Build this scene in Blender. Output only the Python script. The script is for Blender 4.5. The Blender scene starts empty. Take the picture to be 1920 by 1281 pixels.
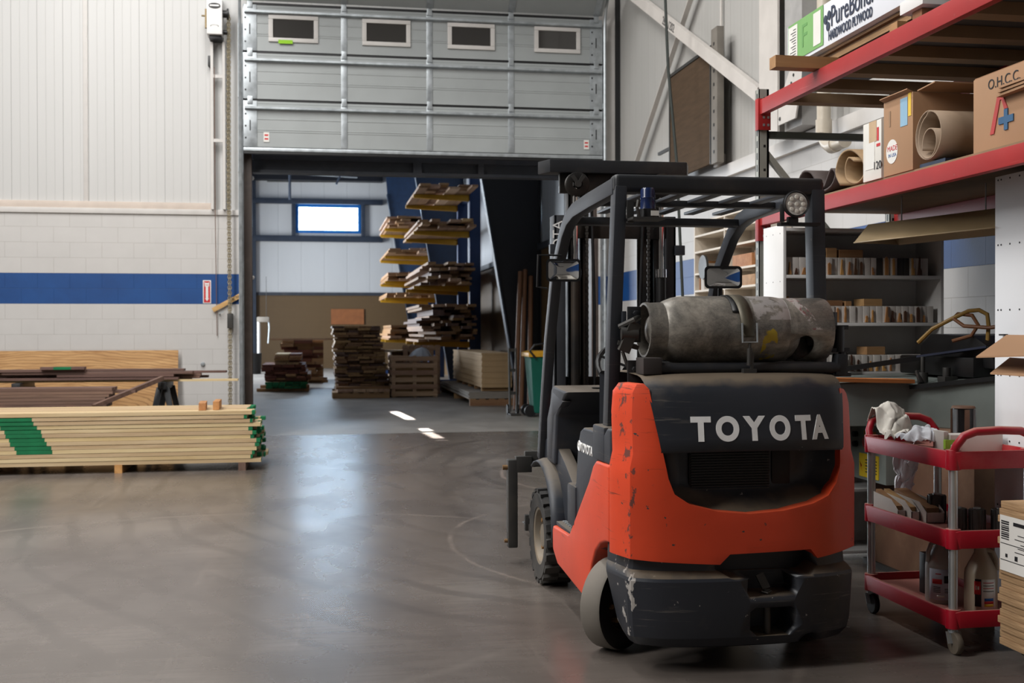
import bpy, bmesh, math, random
from mathutils import Vector, Matrix, noise as mnoise
random.seed(11)
sc = bpy.context.scene
COL = sc.collection
PI = math.pi

# ------------------------------------------------------------ camera
F_PX = 2135.0
YAW, PITCH, ROLL, CAM_H = .1695, .0088, .0022, 1.45
cd = bpy.data.cameras.new('camera')
cam = bpy.data.objects.new('camera', cd)
COL.objects.link(cam)
fw = Vector((math.sin(YAW)*math.cos(PITCH), math.cos(YAW)*math.cos(PITCH), -math.sin(PITCH)))
rt = Vector((math.cos(YAW), -math.sin(YAW), 0))
up = rt.cross(fw)
rt2 = rt*math.cos(ROLL)-up*math.sin(ROLL)
up2 = rt*math.sin(ROLL)+up*math.cos(ROLL)
m = Matrix.Identity(4)
for i in range(3):
    m[i][0], m[i][1], m[i][2] = rt2[i], up2[i], -fw[i]
m[2][3] = CAM_H
cam.matrix_world = m
cd.sensor_width = 36.0
cd.lens = F_PX*36.0/1920.0
cd.clip_start = .05
cd.clip_end = 200
cd.dof.use_dof = True
cd.dof.focus_distance = 5.4
cd.dof.aperture_fstop = 4.5
sc.camera = cam

# ------------------------------------------------------------ view and light
sc.view_settings.view_transform = 'Standard'
sc.view_settings.look = 'None'
sc.view_settings.gamma = 1
sc.view_settings.use_curve_mapping = False
sc.view_settings.exposure = 0.0

sc.cycles.diffuse_bounces = 2
sc.cycles.max_bounces = 8

w = bpy.data.worlds.new('world')
sc.world = w
w.use_nodes = True
bg = w.node_tree.nodes['Background']
bg.inputs[0].default_value = (.80, .88, 1.0, 1)
bg.inputs[1].default_value = .035

def area(name, loc, target, sx, sy, power, color=(1, 1, 1), spread=None):
    l = bpy.data.lights.new(name, 'AREA')
    l.shape = 'RECTANGLE'
    l.size, l.size_y, l.energy, l.color = sx, sy, power, color
    if spread is not None:
        l.spread = spread
    o = bpy.data.objects.new(name, l)
    COL.objects.link(o)
    o.location = loc
    d = Vector(target)-Vector(loc)
    o.rotation_euler = d.to_track_quat('-Z', 'Y').to_euler()
    return o

WARM = (1.0, .985, .96)
# rows of ceiling fluorescents over the shop
area('shop_light', (-4.6, 9.0, 8.8), (-4.2, 9.7, 0), .8, 9, 800, WARM)
area('shop_light', (-.6, 9.0, 9.2), (-.6, 9.4, 0), .6, 8, 480, WARM)
area('shop_light', (-5.6, 3.1, 7.2), (0, 5.4, .6), .8, 6, 680, WARM)
# daylight of the store room: dock door on its left, small windows, added sun-patch beams
COOL = (.86, .93, 1.0)
area('dock_daylight', (-7.0, 38, 3.4), (4, 33, 1.8), 9, 5.5, 2700, COOL)
area('store_light', (-1.5, 30, 7.2), (-1.5, 30, 0), 1.5, 14, 60, COOL)
for cx_, cy_, wx_, ly_ in ((1.445, 19.75, .15, 1.9), (1.575, 16.80, .15, .40), (1.60, 15.72, .15, 1.2)):  # lamps added in mid-air to cast the floor's sun patches; no skylight is built
    o = area('sun_patch_beam', (cx_+.14, cy_+1.1, 4.4), (cx_, cy_, 0), wx_, ly_*.97, 46*wx_*ly_, (1, .98, .94), math.radians(1.0))
    zz = -(Vector((cx_, cy_, 0))-o.location).normalized()
    yy = Vector((-.075, 1, 0)); yy = (yy-zz*yy.dot(zz)).normalized()
    xx = yy.cross(zz)
    o.rotation_euler = Matrix((xx, yy, zz)).transposed().to_euler()

# ------------------------------------------------------------ helpers
WM = {}          # object -> its world matrix, kept here so parts can be written in world coordinates

def tag(o, label=None, cat=None, group=None, kind=None):
    if label: o['label'] = label
    if cat: o['category'] = cat
    if group: o['group'] = group
    if kind: o['kind'] = kind
    return o

def thing(name, label, cat, loc=(0, 0, 0), rotz=0, group=None):
    o = bpy.data.objects.new(name, None)
    o.empty_display_size = .1
    COL.objects.link(o)
    o.location = loc
    o.rotation_euler = (0, 0, rotz)
    WM[o] = Matrix.Translation(Vector(loc)) @ Matrix.Rotation(rotz, 4, 'Z')
    return tag(o, label, cat, group)

def rot(ax, ang, piv=(0, 0, 0)):
    p = Vector(piv)
    return Matrix.Translation(p) @ Matrix.Rotation(ang, 4, ax) @ Matrix.Translation(-p)

class MB:
    def __init__(s):
        s.bm = bmesh.new()
        s.M = None
        s.mi = 0
    def v(s, p):
        p = Vector(p)
        return s.bm.verts.new(s.M @ p if s.M else p)
    def f(s, vs):
        try:
            fa = s.bm.faces.new(vs)
            fa.material_index = s.mi
            return fa
        except ValueError:
            return None
    def box(s, a, b, mi=None):
        if mi is not None: s.mi = mi
        x0, x1 = min(a[0], b[0]), max(a[0], b[0])
        y0, y1 = min(a[1], b[1]), max(a[1], b[1])
        z0, z1 = min(a[2], b[2]), max(a[2], b[2])
        V = [s.v(p) for p in ((x0,y0,z0),(x1,y0,z0),(x1,y1,z0),(x0,y1,z0),(x0,y0,z1),(x1,y0,z1),(x1,y1,z1),(x0,y1,z1))]
        for q in ((3,2,1,0),(4,5,6,7),(0,1,5,4),(1,2,6,5),(2,3,7,6),(3,0,4,7)):
            s.f([V[i] for i in q])
        return s
    def bar(s, p0, p1, wd, th, upv=(0, 0, 1), mi=None):
        if mi is not None: s.mi = mi
        p0, p1 = Vector(p0), Vector(p1)
        d = (p1-p0).normalized()
        u = Vector(upv)
        sd = d.cross(u)
        if sd.length < 1e-4: sd = d.cross(Vector((1, 0, 0)))
        sd.normalize()
        u = sd.cross(d).normalized()
        V = []
        for p in (p0, p1):
            for a, b in ((-1,-1),(1,-1),(1,1),(-1,1)):
                V.append(s.v(p+sd*(a*wd/2)+u*(b*th/2)))
        for q in ((3,2,1,0),(4,5,6,7),(0,1,5,4),(1,2,6,5),(2,3,7,6),(3,0,4,7)):
            s.f([V[i] for i in q])
        return s
    def cyl(s, p0, p1, r0, r1=None, n=16, cap=True):
        r1 = r0 if r1 is None else r1
        p0, p1 = Vector(p0), Vector(p1)
        q = (p1-p0).to_track_quat('Z', 'Y')
        A, B = [], []
        for i in range(n):
            a = 2*PI*i/n
            dv = q @ Vector((math.cos(a), math.sin(a), 0))
            A.append(s.v(p0+dv*r0)); B.append(s.v(p1+dv*r1))
        for i in range(n):
            j = (i+1) % n
            s.f([A[i], A[j], B[j], B[i]])
        if cap:
            s.f(A[::-1]); s.f(B)
        return s
    def tube(s, pts, r, n=8, closed=False, flat=None):
        pts = [Vector(p) for p in pts]
        k = len(pts)
        rings = []
        prev = None
        for i, p in enumerate(pts):
            if closed: d = pts[(i+1) % k]-pts[i-1]
            else: d = pts[min(i+1, k-1)]-pts[max(i-1, 0)]
            d.normalize()
            if prev is None:
                a = Vector((0, 0, 1)) if abs(d.z) < .9 else Vector((1, 0, 0))
                u = d.cross(a).normalized()
            else:
                u = prev-d*prev.dot(d)
                u.normalize()
            prev = u
            w_ = d.cross(u)
            rr = r[i] if isinstance(r, (list, tuple)) else r
            r2 = rr if flat is None else flat
            rings.append([s.v(p+u*(rr*math.cos(2*PI*j/n))+w_*(r2*math.sin(2*PI*j/n))) for j in range(n)])
        for i in range(k if closed else k-1):
            A, B = rings[i], rings[(i+1) % k]
            for j in range(n):
                s.f([A[j], A[(j+1) % n], B[(j+1) % n], B[j]])
        if not closed:
            s.f(rings[0][::-1]); s.f(rings[-1])
        return s
    def lathe(s, prof, origin=(0, 0, 0), axis=(0, 0, 1), n=24, closed=False):
        o, q = Vector(origin), Vector(axis).to_track_quat('Z', 'Y')
        R = []
        for r, t in prof:
            if r < 1e-6: R.append([s.v(o+q @ Vector((0, 0, t)))])
            else: R.append([s.v(o+q @ Vector((r*math.cos(2*PI*i/n), r*math.sin(2*PI*i/n), t))) for i in range(n)])
        pairs = list(zip(R[:-1], R[1:]))
        if closed: pairs.append((R[-1], R[0]))
        for A, B in pairs:
            for i in range(n):
                j = (i+1) % n
                if len(A) == 1 and len(B) == 1: break
                if len(A) == 1: s.f([A[0], B[j], B[i]])
                elif len(B) == 1: s.f([A[i], A[j], B[0]])
                else: s.f([A[i], A[j], B[j], B[i]])
        return s
    def prism(s, pts, ax, a, b, mi=None):
        if mi is not None: s.mi = mi
        def P(p, t):
            return {'x': (t, p[0], p[1]), 'y': (p[0], t, p[1]), 'z': (p[0], p[1], t)}[ax]
        A = [s.v(P(p, a)) for p in pts]; B = [s.v(P(p, b)) for p in pts]
        k = len(pts)
        for i in range(k):
            j = (i+1) % k
            s.f([A[i], A[j], B[j], B[i]])
        s.f(A[::-1]); s.f(B)
        return s
    def sheet(s, rows):
        G = [[s.v(p) for p in r] for r in rows]
        for i in range(len(G)-1):
            for j in range(len(G[0])-1):
                s.f([G[i][j], G[i][j+1], G[i+1][j+1], G[i+1][j]])
        return s
    def build(s, name, mats, parent=None, bev=0, seg=2, sm=38, origin=None, solid=0, subsurf=0, normals=True):
        bm = s.bm
        if normals: bmesh.ops.recalc_face_normals(bm, faces=bm.faces)
        if bev:
            ed = [e for e in bm.edges if len(e.link_faces) == 2 and e.calc_face_angle(0) > math.radians(32)]
            bmesh.ops.bevel(bm, geom=ed, offset=bev, segments=seg, affect='EDGES', clamp_overlap=True, profile=.6)
        for fa in bm.faces: fa.smooth = True
        for e in bm.edges:
            if len(e.link_faces) == 2 and e.calc_face_angle(0) > math.radians(sm): e.smooth = False
        if parent is not None:
            pm = WM[parent]
            bm.transform(pm.inverted())
            wm = pm
            loc = (0, 0, 0)
        else:
            if origin is None:
                xs = [v.co for v in bm.verts]
                lo = [min(c[i] for c in xs) for i in range(3)]
                hi = [max(c[i] for c in xs) for i in range(3)]
                loc = ((lo[0]+hi[0])/2, (lo[1]+hi[1])/2, lo[2])
            else: loc = origin
            bm.transform(Matrix.Translation(-Vector(loc)))
            wm = Matrix.Translation(Vector(loc))
        me = bpy.data.meshes.new(name)
        bm.to_mesh(me); bm.free()
        o = bpy.data.objects.new(name, me)
        for mt in (mats if isinstance(mats, (list, tuple)) else [mats]): me.materials.append(mt)
        COL.objects.link(o)
        o.location = loc
        if parent is not None: o.parent = parent
        WM[o] = wm
        if solid:
            md = o.modifiers.new('solid', 'SOLIDIFY'); md.thickness = solid; md.offset = 0
        if subsurf:
            md = o.modifiers.new('sub', 'SUBSURF'); md.levels = md.render_levels = subsurf
        return o

def bx(name, a, b, mt, parent=None, bev=0, **k):
    return MB().box(a, b).build(name, mt, parent, bev, **k)

def struct(o):
    o['kind'] = 'structure'
    return o

def text(name, body, mt, size, M, parent=None, extrude=.001, align='CENTER', spacing=1.0, bold=0, sx=1.0):
    c = bpy.data.curves.new(name+'_curve', 'FONT')
    c.body = body; c.size = size; c.extrude = extrude; c.align_x = align; c.align_y = 'CENTER'
    c.space_character = spacing; c.offset = bold
    t = bpy.data.objects.new('tmp', c)
    COL.objects.link(t)
    dg = bpy.context.evaluated_depsgraph_get()
    dg.update()
    me = bpy.data.meshes.new_from_object(t.evaluated_get(dg))
    COL.objects.unlink(t); bpy.data.objects.remove(t)
    me.transform(M @ Matrix.Scale(sx, 4, (1, 0, 0)))
    if parent is not None: me.transform(WM[parent].inverted())
    me.materials.clear(); me.materials.append(mt)
    me.name = name
    o = bpy.data.objects.new(name, me)
    COL.objects.link(o)
    if parent is not None: o.parent = parent
    WM[o] = WM[parent] if parent is not None else Matrix.Identity(4)
    return o

def fit(o, ax, width):
    """stretch flat lettering along one axis to a given width"""
    xs = [v.co[ax] for v in o.data.vertices]
    c0 = (min(xs)+max(xs))/2; k = width/(max(xs)-min(xs))
    for v in o.data.vertices: v.co[ax] = c0+(v.co[ax]-c0)*k
    return o

def frame(loc, right, upv):
    r, u = Vector(right).normalized(), Vector(upv).normalized()
    n = r.cross(u).normalized()
    u = n.cross(r)
    mm = Matrix.Identity(4)
    for i in range(3): mm[i][0], mm[i][1], mm[i][2], mm[i][3] = r[i], u[i], n[i], loc[i]
    return mm

# ------------------------------------------------------------ materials
class NT:
    def __init__(s, name):
        s.m = bpy.data.materials.new(name); s.m.use_nodes = True
        s.t = s.m.node_tree
        s.b = s.t.nodes['Principled BSDF']
        s.tc = s.t.nodes.new('ShaderNodeTexCoord')
    def n(s, ty, **k):
        x = s.t.nodes.new('ShaderNode'+ty)
        for a, b in k.items(): setattr(x, a, b)
        return x
    def l(s, a, b): s.t.links.new(a, b)
    def mapping(s, scale=(1,1,1), src='Object', loc=(0,0,0), rotn=(0,0,0)):
        mp = s.n('Mapping'); mp.inputs['Scale'].default_value = scale; mp.inputs['Location'].default_value = loc
        mp.inputs['Rotation'].default_value = rotn
        s.l(s.tc.outputs[src], mp.inputs[0]); return mp.outputs[0]
    def noise(s, vec, scale, detail=4, rough=.55, dist=0):
        x = s.n('TexNoise'); x.inputs['Scale'].default_value = scale; x.inputs['Detail'].default_value = detail
        x.inputs['Roughness'].default_value = rough; x.inputs['Distortion'].default_value = dist
        s.l(vec, x.inputs['Vector']); return x.outputs[0]
    def ramp(s, fac, *stops):
        x = s.n('ValToRGB'); e = x.color_ramp.elements
        while len(e) < len(stops): e.new(.5)
        for i, (p, c) in enumerate(stops):
            e[i].position = p; e[i].color = (c, c, c, 1) if isinstance(c, (int, float)) else (*c[:3], 1)
        s.l(fac, x.inputs[0]); return x.outputs[0]
    def mix(s, fac, a, b, mode='MIX'):
        x = s.n('Mix', data_type='RGBA', blend_type=mode)
        for sock, val in ((x.inputs[0], fac), (x.inputs[6], a), (x.inputs[7], b)):
            if hasattr(val, 'is_output'): s.l(val, sock)
            elif isinstance(val, (int, float)): sock.default_value = val if sock == x.inputs[0] else (val, val, val, 1)
            else: sock.default_value = (*val[:3], 1)
        return x.outputs[2]
    def math(s, op, a, b=None, c=None):
        x = s.n('Math', operation=op)
        for i, val in enumerate((a, b, c)):
            if val is None: continue
            if hasattr(val, 'is_output'): s.l(val, x.inputs[i])
            else: x.inputs[i].default_value = val
        return x.outputs[0]
    def sep(s, vec):
        x = s.n('SeparateXYZ'); s.l(vec, x.inputs[0]); return x.outputs
    def bump(s, h, strength=.2, dist=.01):
        x = s.n('Bump'); x.inputs['Strength'].default_value = strength; x.inputs['Distance'].default_value = dist
        s.l(h, x.inputs['Height']); s.l(x.outputs[0], s.b.inputs['Normal'])
    def out(s, color=None, rough=None, metal=None, **k):
        for nm, val in (('Base Color', color), ('Roughness', rough), ('Metallic', metal)):
            if val is None: continue
            if hasattr(val, 'is_output'): s.l(val, s.b.inputs[nm])
            elif isinstance(val, (int, float)): s.b.inputs[nm].default_value = val
            else: s.b.inputs[nm].default_value = (*val[:3], 1)
        for nm, val in k.items(): s.b.inputs[nm.replace('_', ' ')].default_value = val
        return s.m

def srgb(r, g, b):
    return tuple(((c/255/12.92) if c/255 <= .04045 else ((c/255+.055)/1.055)**2.4) for c in (r, g, b))

def pm(name, c, rough=.5, metal=0, var=.15, scale=5, dust=None, damt=0., dscale=2.5, bump=0, rvar=.1):
    """painted / plain surface with a little wear: colour noise, dust film in blotches"""
    t = NT(name)
    v = t.mapping()
    n = t.noise(v, scale, 5)
    lo = tuple(x*(1-var) for x in c); hi = tuple(min(1, x*(1+var)) for x in c)
    colr = t.ramp(n, (.3, lo), (.7, hi))
    rg = t.math('MULTIPLY_ADD', n, rvar*2, rough-rvar)
    if dust:
        d = t.noise(v, dscale, 6, .65)
        dm = t.ramp(d, (.62-.35*damt, 0), (.85-.25*damt, damt))
        colr = t.mix(dm, colr, dust)
        rg = t.math('ADD', rg, t.math('MULTIPLY', dm, .25))
    if bump: t.bump(t.noise(v, scale*8, 3), bump, .004)
    return t.out(colr, rg, metal)

def wood(name, c, dark, scale=1.0, rough=.62, ring=6.0, varobj=.22, bump=.12, ax=0):
    """timber whose grain runs along the local X axis (ax=0), Y or Z; each object gets its own tint"""
    t = NT(name)
    oi = t.n('ObjectInfo')
    ad = t.n('VectorMath', operation='ADD')
    sc_ = [14*scale]*3
    sc_[ax] = .9*scale
    t.l(t.mapping(tuple(sc_)), ad.inputs[0])
    cmb = t.n('CombineXYZ')
    k = t.math('MULTIPLY', oi.outputs['Random'], 37)
    for i in range(3): t.l(k, cmb.inputs[i])
    t.l(cmb.outputs[0], ad.inputs[1])
    n1 = t.noise(ad.outputs[0], 1.0, 5, .6, .6)
    n2 = t.noise(ad.outputs[0], ring, 3, .5, .2)
    g = t.ramp(n1, (.33, 0), (.68, 1))
    g = t.mix(.35, g, n2)
    colr = t.mix(g, dark, c)
    br = t.math('MULTIPLY_ADD', oi.outputs['Random'], varobj*2, 1-varobj)
    hs = t.n('HueSaturation')
    t.l(br, hs.inputs['Value']); t.l(colr, hs.inputs['Color'])
    t.l(t.math('MULTIPLY_ADD', oi.outputs['Random'], .02, .49), hs.inputs['Hue'])
    if bump: t.bump(n1, bump, .003)
    return t.out(hs.outputs[0], rough)

MAT = {}
MAT['black'] = pm('black_paint', srgb(30, 32, 36), .5, dust=srgb(96, 84, 70), damt=.35)
MAT['blackclean'] = pm('black_plastic', srgb(18, 18, 20), .45)
MAT['rubber'] = pm('tire_rubber', srgb(38, 37, 37), .8, dust=srgb(100, 94, 86), damt=.5)
MAT['steel'] = pm('galvanised_steel', (.42, .45, .47), .42, .7, var=.22, scale=9)
MAT['chrome'] = pm('chrome', (.75, .75, .75), .12, 1, var=.05)
MAT['iron'] = pm('dark_iron', (.06, .058, .055), .5, .5, dust=srgb(96, 80, 62), damt=.3)
MAT['white'] = pm('white_laminate', srgb(226, 224, 222), .5, var=.03)
MAT['card'] = pm('cardboard', srgb(166, 128, 96), .8, var=.06, scale=3)
MAT['paper'] = pm('white_label', srgb(225, 222, 216), .6, var=.03)
MAT['ink'] = pm('black_ink', srgb(28, 28, 32), .6, var=.05)
MAT['redink'] = pm('red_ink', srgb(196, 40, 44), .6, var=.05)
MAT['blueink'] = pm('blue_ink', srgb(30, 84, 150), .6, var=.05)
# ------------------------------------------------------------ setting
YB, XR = 15.84, 4.26          # back wall with the big door, right-hand wall
YF = 46.0                     # far wall of the store room

def concrete():
    t = NT('concrete_floor')
    v = t.mapping(src='Object')
    sp = t.sep(v)
    big = t.noise(v, .45, 4, .55, .2)
    mid = t.noise(t.mapping((1.0, .5, 1)), 1.9, 5, .55, .15)
    strk = t.noise(t.mapping((.7, 7, 1), rotn=(0, 0, .12)), 3.2, 5, .6, .2)
    fine = t.noise(v, 38, 3, .6)
    shop = t.ramp(big, (.30, srgb(84, 77, 72)), (.52, srgb(108, 100, 94)), (.72, srgb(130, 122, 115)))
    shop = t.mix(t.ramp(mid, (.40, .0), (.72, .55)), shop, srgb(68, 60, 56))
    # sweeping tyre marks
    wv = t.n('TexWave', wave_type='RINGS', rings_direction='Z')
    wv.inputs['Scale'].default_value = .9; wv.inputs['Distortion'].default_value = 5; wv.inputs['Detail'].default_value = 3
    wv.inputs['Detail Scale'].default_value = .7
    t.l(t.mapping((1, .7, 1), loc=(-3.6, -8.2, 0)), wv.inputs[0])
    tm = t.math('MULTIPLY', t.ramp(wv.outputs[1], (.78, 0), (.97, 1)), t.ramp(big, (.4, 0), (.6, .30)))
    shop = t.mix(tm, shop, srgb(46, 42, 40))
    scr = t.ramp(t.noise(t.mapping((1.6, .22, 1), rotn=(0, 0, .35)), 3.0, 5, .6, .5), (.60, 0), (.78, .30))
    shop = t.mix(scr, shop, srgb(140, 130, 122))
    # pale and dark curved wheel tracks
    for cx, cy, rr, wd, cl, am in ((4.6, 11.2, 2.75, .018, srgb(168, 150, 140), .5), (4.9, 11.6, 3.3, .05, srgb(58, 52, 48), .55), (-.6, 6.2, 3.1, .02, srgb(150, 138, 128), .35),
                                   (5.2, 9.6, 4.1, .06, srgb(56, 50, 47), .5), (3.2, 7.6, 2.3, .016, srgb(160, 146, 136), .4), (5.0, 12.4, 3.9, .05, srgb(56, 50, 47), .5), (-2.6, 9.0, 5.2, .03, srgb(146, 138, 130), .25)):
        dd = t.n('VectorMath', operation='DISTANCE'); t.l(v, dd.inputs[0]); dd.inputs[1].default_value = (cx, cy, 0)
        q_ = t.math('ABSOLUTE', t.math('ADD', t.math('SUBTRACT', dd.outputs['Value'], rr), t.math('MULTIPLY', t.math('SUBTRACT', big, .5), .25)))
        ln = t.math('MULTIPLY', t.ramp(q_, (wd*.4, am), (wd*1.6, 0)), t.ramp(t.noise(v, 1.3, 4), (.40, 0), (.60, 1)))
        shop = t.mix(ln, shop, cl)
    store = t.ramp(mid, (.3, srgb(136, 131, 125)), (.7, srgb(166, 161, 154)))
    # slab joint at the door line
    store_side = t.ramp(t.math('SUBTRACT', sp[1], 16.25), (.0, 0), (.06, 1))
    colr = t.mix(store_side, shop, store)
    jn = t.math('LESS_THAN', t.math('ABSOLUTE', t.math('SUBTRACT', sp[1], 16.28)), .016)
    colr = t.mix(jn, colr, srgb(92, 84, 76))
    colr = t.mix(t.math('MULTIPLY', fine, .18), colr, srgb(70, 66, 62))
    colr = t.mix(t.math('MULTIPLY', t.ramp(strk, (.42, 0), (.66, 1)), .22), colr, srgb(70, 62, 57))
    rg = t.math('ADD', t.math('MULTIPLY_ADD', mid, .16, .19), t.math('MULTIPLY', store_side, .14))
    t.b.inputs['Specular IOR Level'].default_value = .6
    return t.out(colr, rg)
struct(MB().sheet([[(x, y, 0) for x in (-14, XR)] for y in (-8, 52)]).build('floor', concrete(), origin=(0, 0, 0)))

def block(name, axis, stripe, z_off=0, base=srgb(200, 197, 194)):
    """painted concrete block, blue band two courses high on it; axis = world axis that runs along the wall"""
    t = NT(name)
    sp = t.sep(t.mapping())
    cb = t.n('CombineXYZ')
    t.l(t.math('ADD', sp[axis], 40 if stripe else 40.1), cb.inputs[0])
    t.l(t.math('SUBTRACT', sp[2], z_off), cb.inputs[1])
    br = t.n('TexBrick')
    br.inputs['Scale'].default_value = 1; br.inputs['Mortar Size'].default_value = .0035
    br.inputs['Mortar Smooth'].default_value = .6
    br.inputs['Brick Width'].default_value = .4064; br.inputs['Row Height'].default_value = .2032
    br.inputs['Color1'].default_value = (1, 1, 1, 1); br.inputs['Color2'].default_value = (.985, .985, .985, 1); br.inputs['Mortar'].default_value = (.80, .785, .77, 1)
    t.l(cb.outputs[0], br.inputs[0])
    n = t.noise(t.mapping(), 3, 6, .6)
    bc = t.ramp(n, (.3, tuple(x*.94 for x in base)), (.7, base))
    if stripe:
        zz = t.math('SUBTRACT', sp[2], z_off)
        ins = t.math('MULTIPLY', t.math('GREATER_THAN', zz, 1.8288), t.math('LESS_THAN', zz, 2.2352))
        bc = t.mix(ins, bc, t.ramp(n, (.3, srgb(6, 62, 122)), (.7, srgb(10, 72, 136))))
    mt = t.mix(1.0, bc, br.outputs[0], 'MULTIPLY')
    t.bump(t.math('ADD', t.math('MULTIPLY', br.outputs[1], -1), t.math('MULTIPLY', t.noise(t.mapping(), 60, 2), .25)), .35, .004)
    return t.out(mt, .55)

def ribbed(name, axis, pitch, base, major=3, depth=.35, off=0):
    """insulated metal wall panel: shallow grooves standing upright, each third one a panel joint"""
    t = NT(name)
    sp = t.sep(t.mapping())
    c = t.math('ADD', sp[axis], 60.0+off)
    fr = t.math('ABSOLUTE', t.math('SUBTRACT', t.math('FRACT', t.math('DIVIDE', c, pitch)), .5))
    g1 = t.ramp(fr, (.46, 0), (.495, 1))
    fr2 = t.math('ABSOLUTE', t.math('SUBTRACT', t.math('FRACT', t.math('DIVIDE', c, pitch*major)), .5))
    g2 = t.ramp(fr2, (.488, 0), (.496, 1))
    n = t.noise(t.mapping((1, 1, .25)), 1.5, 4)
    colr = t.ramp(n, (.3, tuple(x*.95 for x in base)), (.7, base))
    colr = t.mix(t.math('MULTIPLY', g2, .55), colr, tuple(x*.45 for x in base))
    t.bump(t.math('MULTIPLY', t.math('ADD', g1, g2), -1), depth, .008)
    return t.out(colr, .42)

LW = srgb(198, 197, 195)
M_BLK_B, M_BLK_R = block('painted_block', 0, True), block('painted_block_side', 1, True, .045, srgb(192, 189, 186))
M_PAN_B, M_PAN_R = ribbed('white_metal_panel', 0, .108, LW), ribbed('white_metal_panel_side', 1, .10, srgb(186, 184, 180), 3, .5)
X0, X1 = -.97, 3.97           # the door opening
mb = MB(); mb.box((-14, YB, 0), (X0, YB+.2, 3.06)).box((X1, YB, 0), (XR+.1, YB+.2, 3.06))
struct(mb.build('wall_back', M_BLK_B, origin=(0, 0, 0)))
mb = MB(); mb.box((-14, YB+.03, 3.06), (X0, YB+.2, 8.5)).box((X1, YB+.03, 3.06), (XR+.1, YB+.2, 8.5)).box((X0, YB+.03, 3.98), (X1, YB+.2, 8.5))
struct(mb.build('wall_back_upper', M_PAN_B, origin=(0, 0, 0)))
struct(bx('wall_right', (XR, -8, 0), (XR+.2, YB, 3.08), M_BLK_R, origin=(0, 0, 0)))
struct(bx('wall_right_upper', (XR+.02, -8, 3.08), (XR+.2, YB+.03, 8.5), M_PAN_R, origin=(0, 0, 0)))
struct(bx('wall_left', (-14.2, -8, 0), (-14, YB, 8.5), block('painted_block_left', 1, False, 0, srgb(160, 154, 148)), origin=(0, 0, 0)))
struct(bx('wall_front', (-14, -8.2, 0), (XR, -8, 8.5), block('painted_block_front', 0, False, 0, srgb(150, 145, 140)), origin=(0, 0, 0)))
MAT['trimwhite'] = pm('white_trim', srgb(204, 200, 196), .5, var=.05)
MAT['trimpink'] = pm('dusty_trim', srgb(206, 192, 180), .6, var=.06)
struct(bx('trim_1', (-14, YB-.025, 3.03), (X0-.03, YB+.03, 3.10), MAT['trimwhite'], bev=.004))
struct(bx('trim_2', (-14, YB-.012, 3.10), (X0-.42, YB+.03, 3.19), MAT['trimpink'], bev=.003))
struct(bx('trim_3', (XR-.05, -8, 3.06), (XR+.02, YB-.03, 3.19), MAT['trimwhite'], bev=.004))
struct(bx('trim_4', (XR-.045, YB-.05, 3.2), (XR+.02, YB+.028, 8.5), MAT['blackclean']))
struct(bx('trim_5', (X1-.02, YB-.02, 2.9), (XR-.05, YB+.03, 8.5), MAT['trimwhite'], bev=.003))
M_JAMB = pm('brown_jamb', srgb(66, 54, 48), .55, dust=srgb(120, 110, 100), damt=.3)
M_DGREY = pm('dark_grey_steel', srgb(62, 66, 74), .5, .2, dust=srgb(120, 104, 90), damt=.25)
struct(bx('trim_6', (X0, YB+.02, 0), (X0+.10, YB+.22, 3.98), M_JAMB, bev=.004))
struct(bx('trim_7', (X1-.10, YB+.02, 0), (X1, YB+.22, 3.98), M_JAMB, bev=.004))
mb = MB(); mb.box((X0+.1, YB+.3, 3.66), (X1-.1, YB+.5, 3.70)).box((X0+.1, YB+.38, 3.70), (X1-.1, YB+.42, 3.84)).box((X0+.1, YB+.3, 3.84), (X1-.1, YB+.5, 3.98))
mb.box((1.35, YB+.30, 3.70), (1.47, YB+.38, 3.84)).box((2.28, YB+.3, 3.70), (2.36, YB+.38, 3.84))
struct(mb.build('trim_8', M_DGREY, origin=(0, 0, 0)))
# joint between two runs of wall panel, left of the door
struct(bx('trim_9', (-3.045, YB+.012, 3.19), (-2.985, YB+.03, 8.5), MAT['trimwhite'], bev=.004))

# ---- store room behind the door
M_TAN = block('tan_block', 0, False, 0, srgb(104, 81, 52))
M_TANR = block('tan_block_side', 1, False, 0, srgb(104, 81, 52))
M_PAN_F = ribbed('store_metal_panel', 0, .9, srgb(214, 214, 214), 1, .3)
M_PAN_FR = ribbed('store_metal_panel_side', 1, .3, srgb(205, 210, 216), 3, .4)
WX0, WX1, WZ0, WZ1 = -.70, 1.62, 5.50, 6.40
struct(bx('wall_far', (-8, YF, 0), (XR+.1, YF+.2, 2.95), M_TAN, origin=(0, 0, 0)))
mb = MB()
mb.box((-8, YF+.03, 2.95), (WX0, YF+.2, 8.6)).box((WX1, YF+.03, 2.95), (XR+.1, YF+.2, 8.6))
mb.box((WX0, YF+.03, 2.95), (WX1, YF+.2, WZ0)).box((WX0, YF+.03, WZ1), (WX1, YF+.2, 8.6))
struct(mb.build('wall_far_upper', M_PAN_F, origin=(0, 0, 0)))
struct(bx('wall_store_right', (XR, YB+.2, 0), (XR+.2, YF+.2, 3.05), M_TANR, origin=(0, 0, 0)))
struct(bx('wall_store_right_upper', (XR+.02, YB+.2, 3.05), (XR+.2, YF+.2, 8.6), M_PAN_FR, origin=(0, 0, 0)))
struct(bx('trim_10', (XR-.06, YB+.3, 3.02), (XR, YF, 3.14), M_DGREY))
struct(bx('trim_11', (-8, YF-.05, 2.90), (XR-.06, YF+.03, 3.02), M_DGREY))
M_NAVY = pm('navy_steel', srgb(20, 42, 70), .45, .1, var=.2)
M_NAVYD = pm('dark_shaded_navy_steel', srgb(13, 15, 24), .5, .1, var=.2)  # dark navy; on the nearest column it puts shade into the colour
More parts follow.
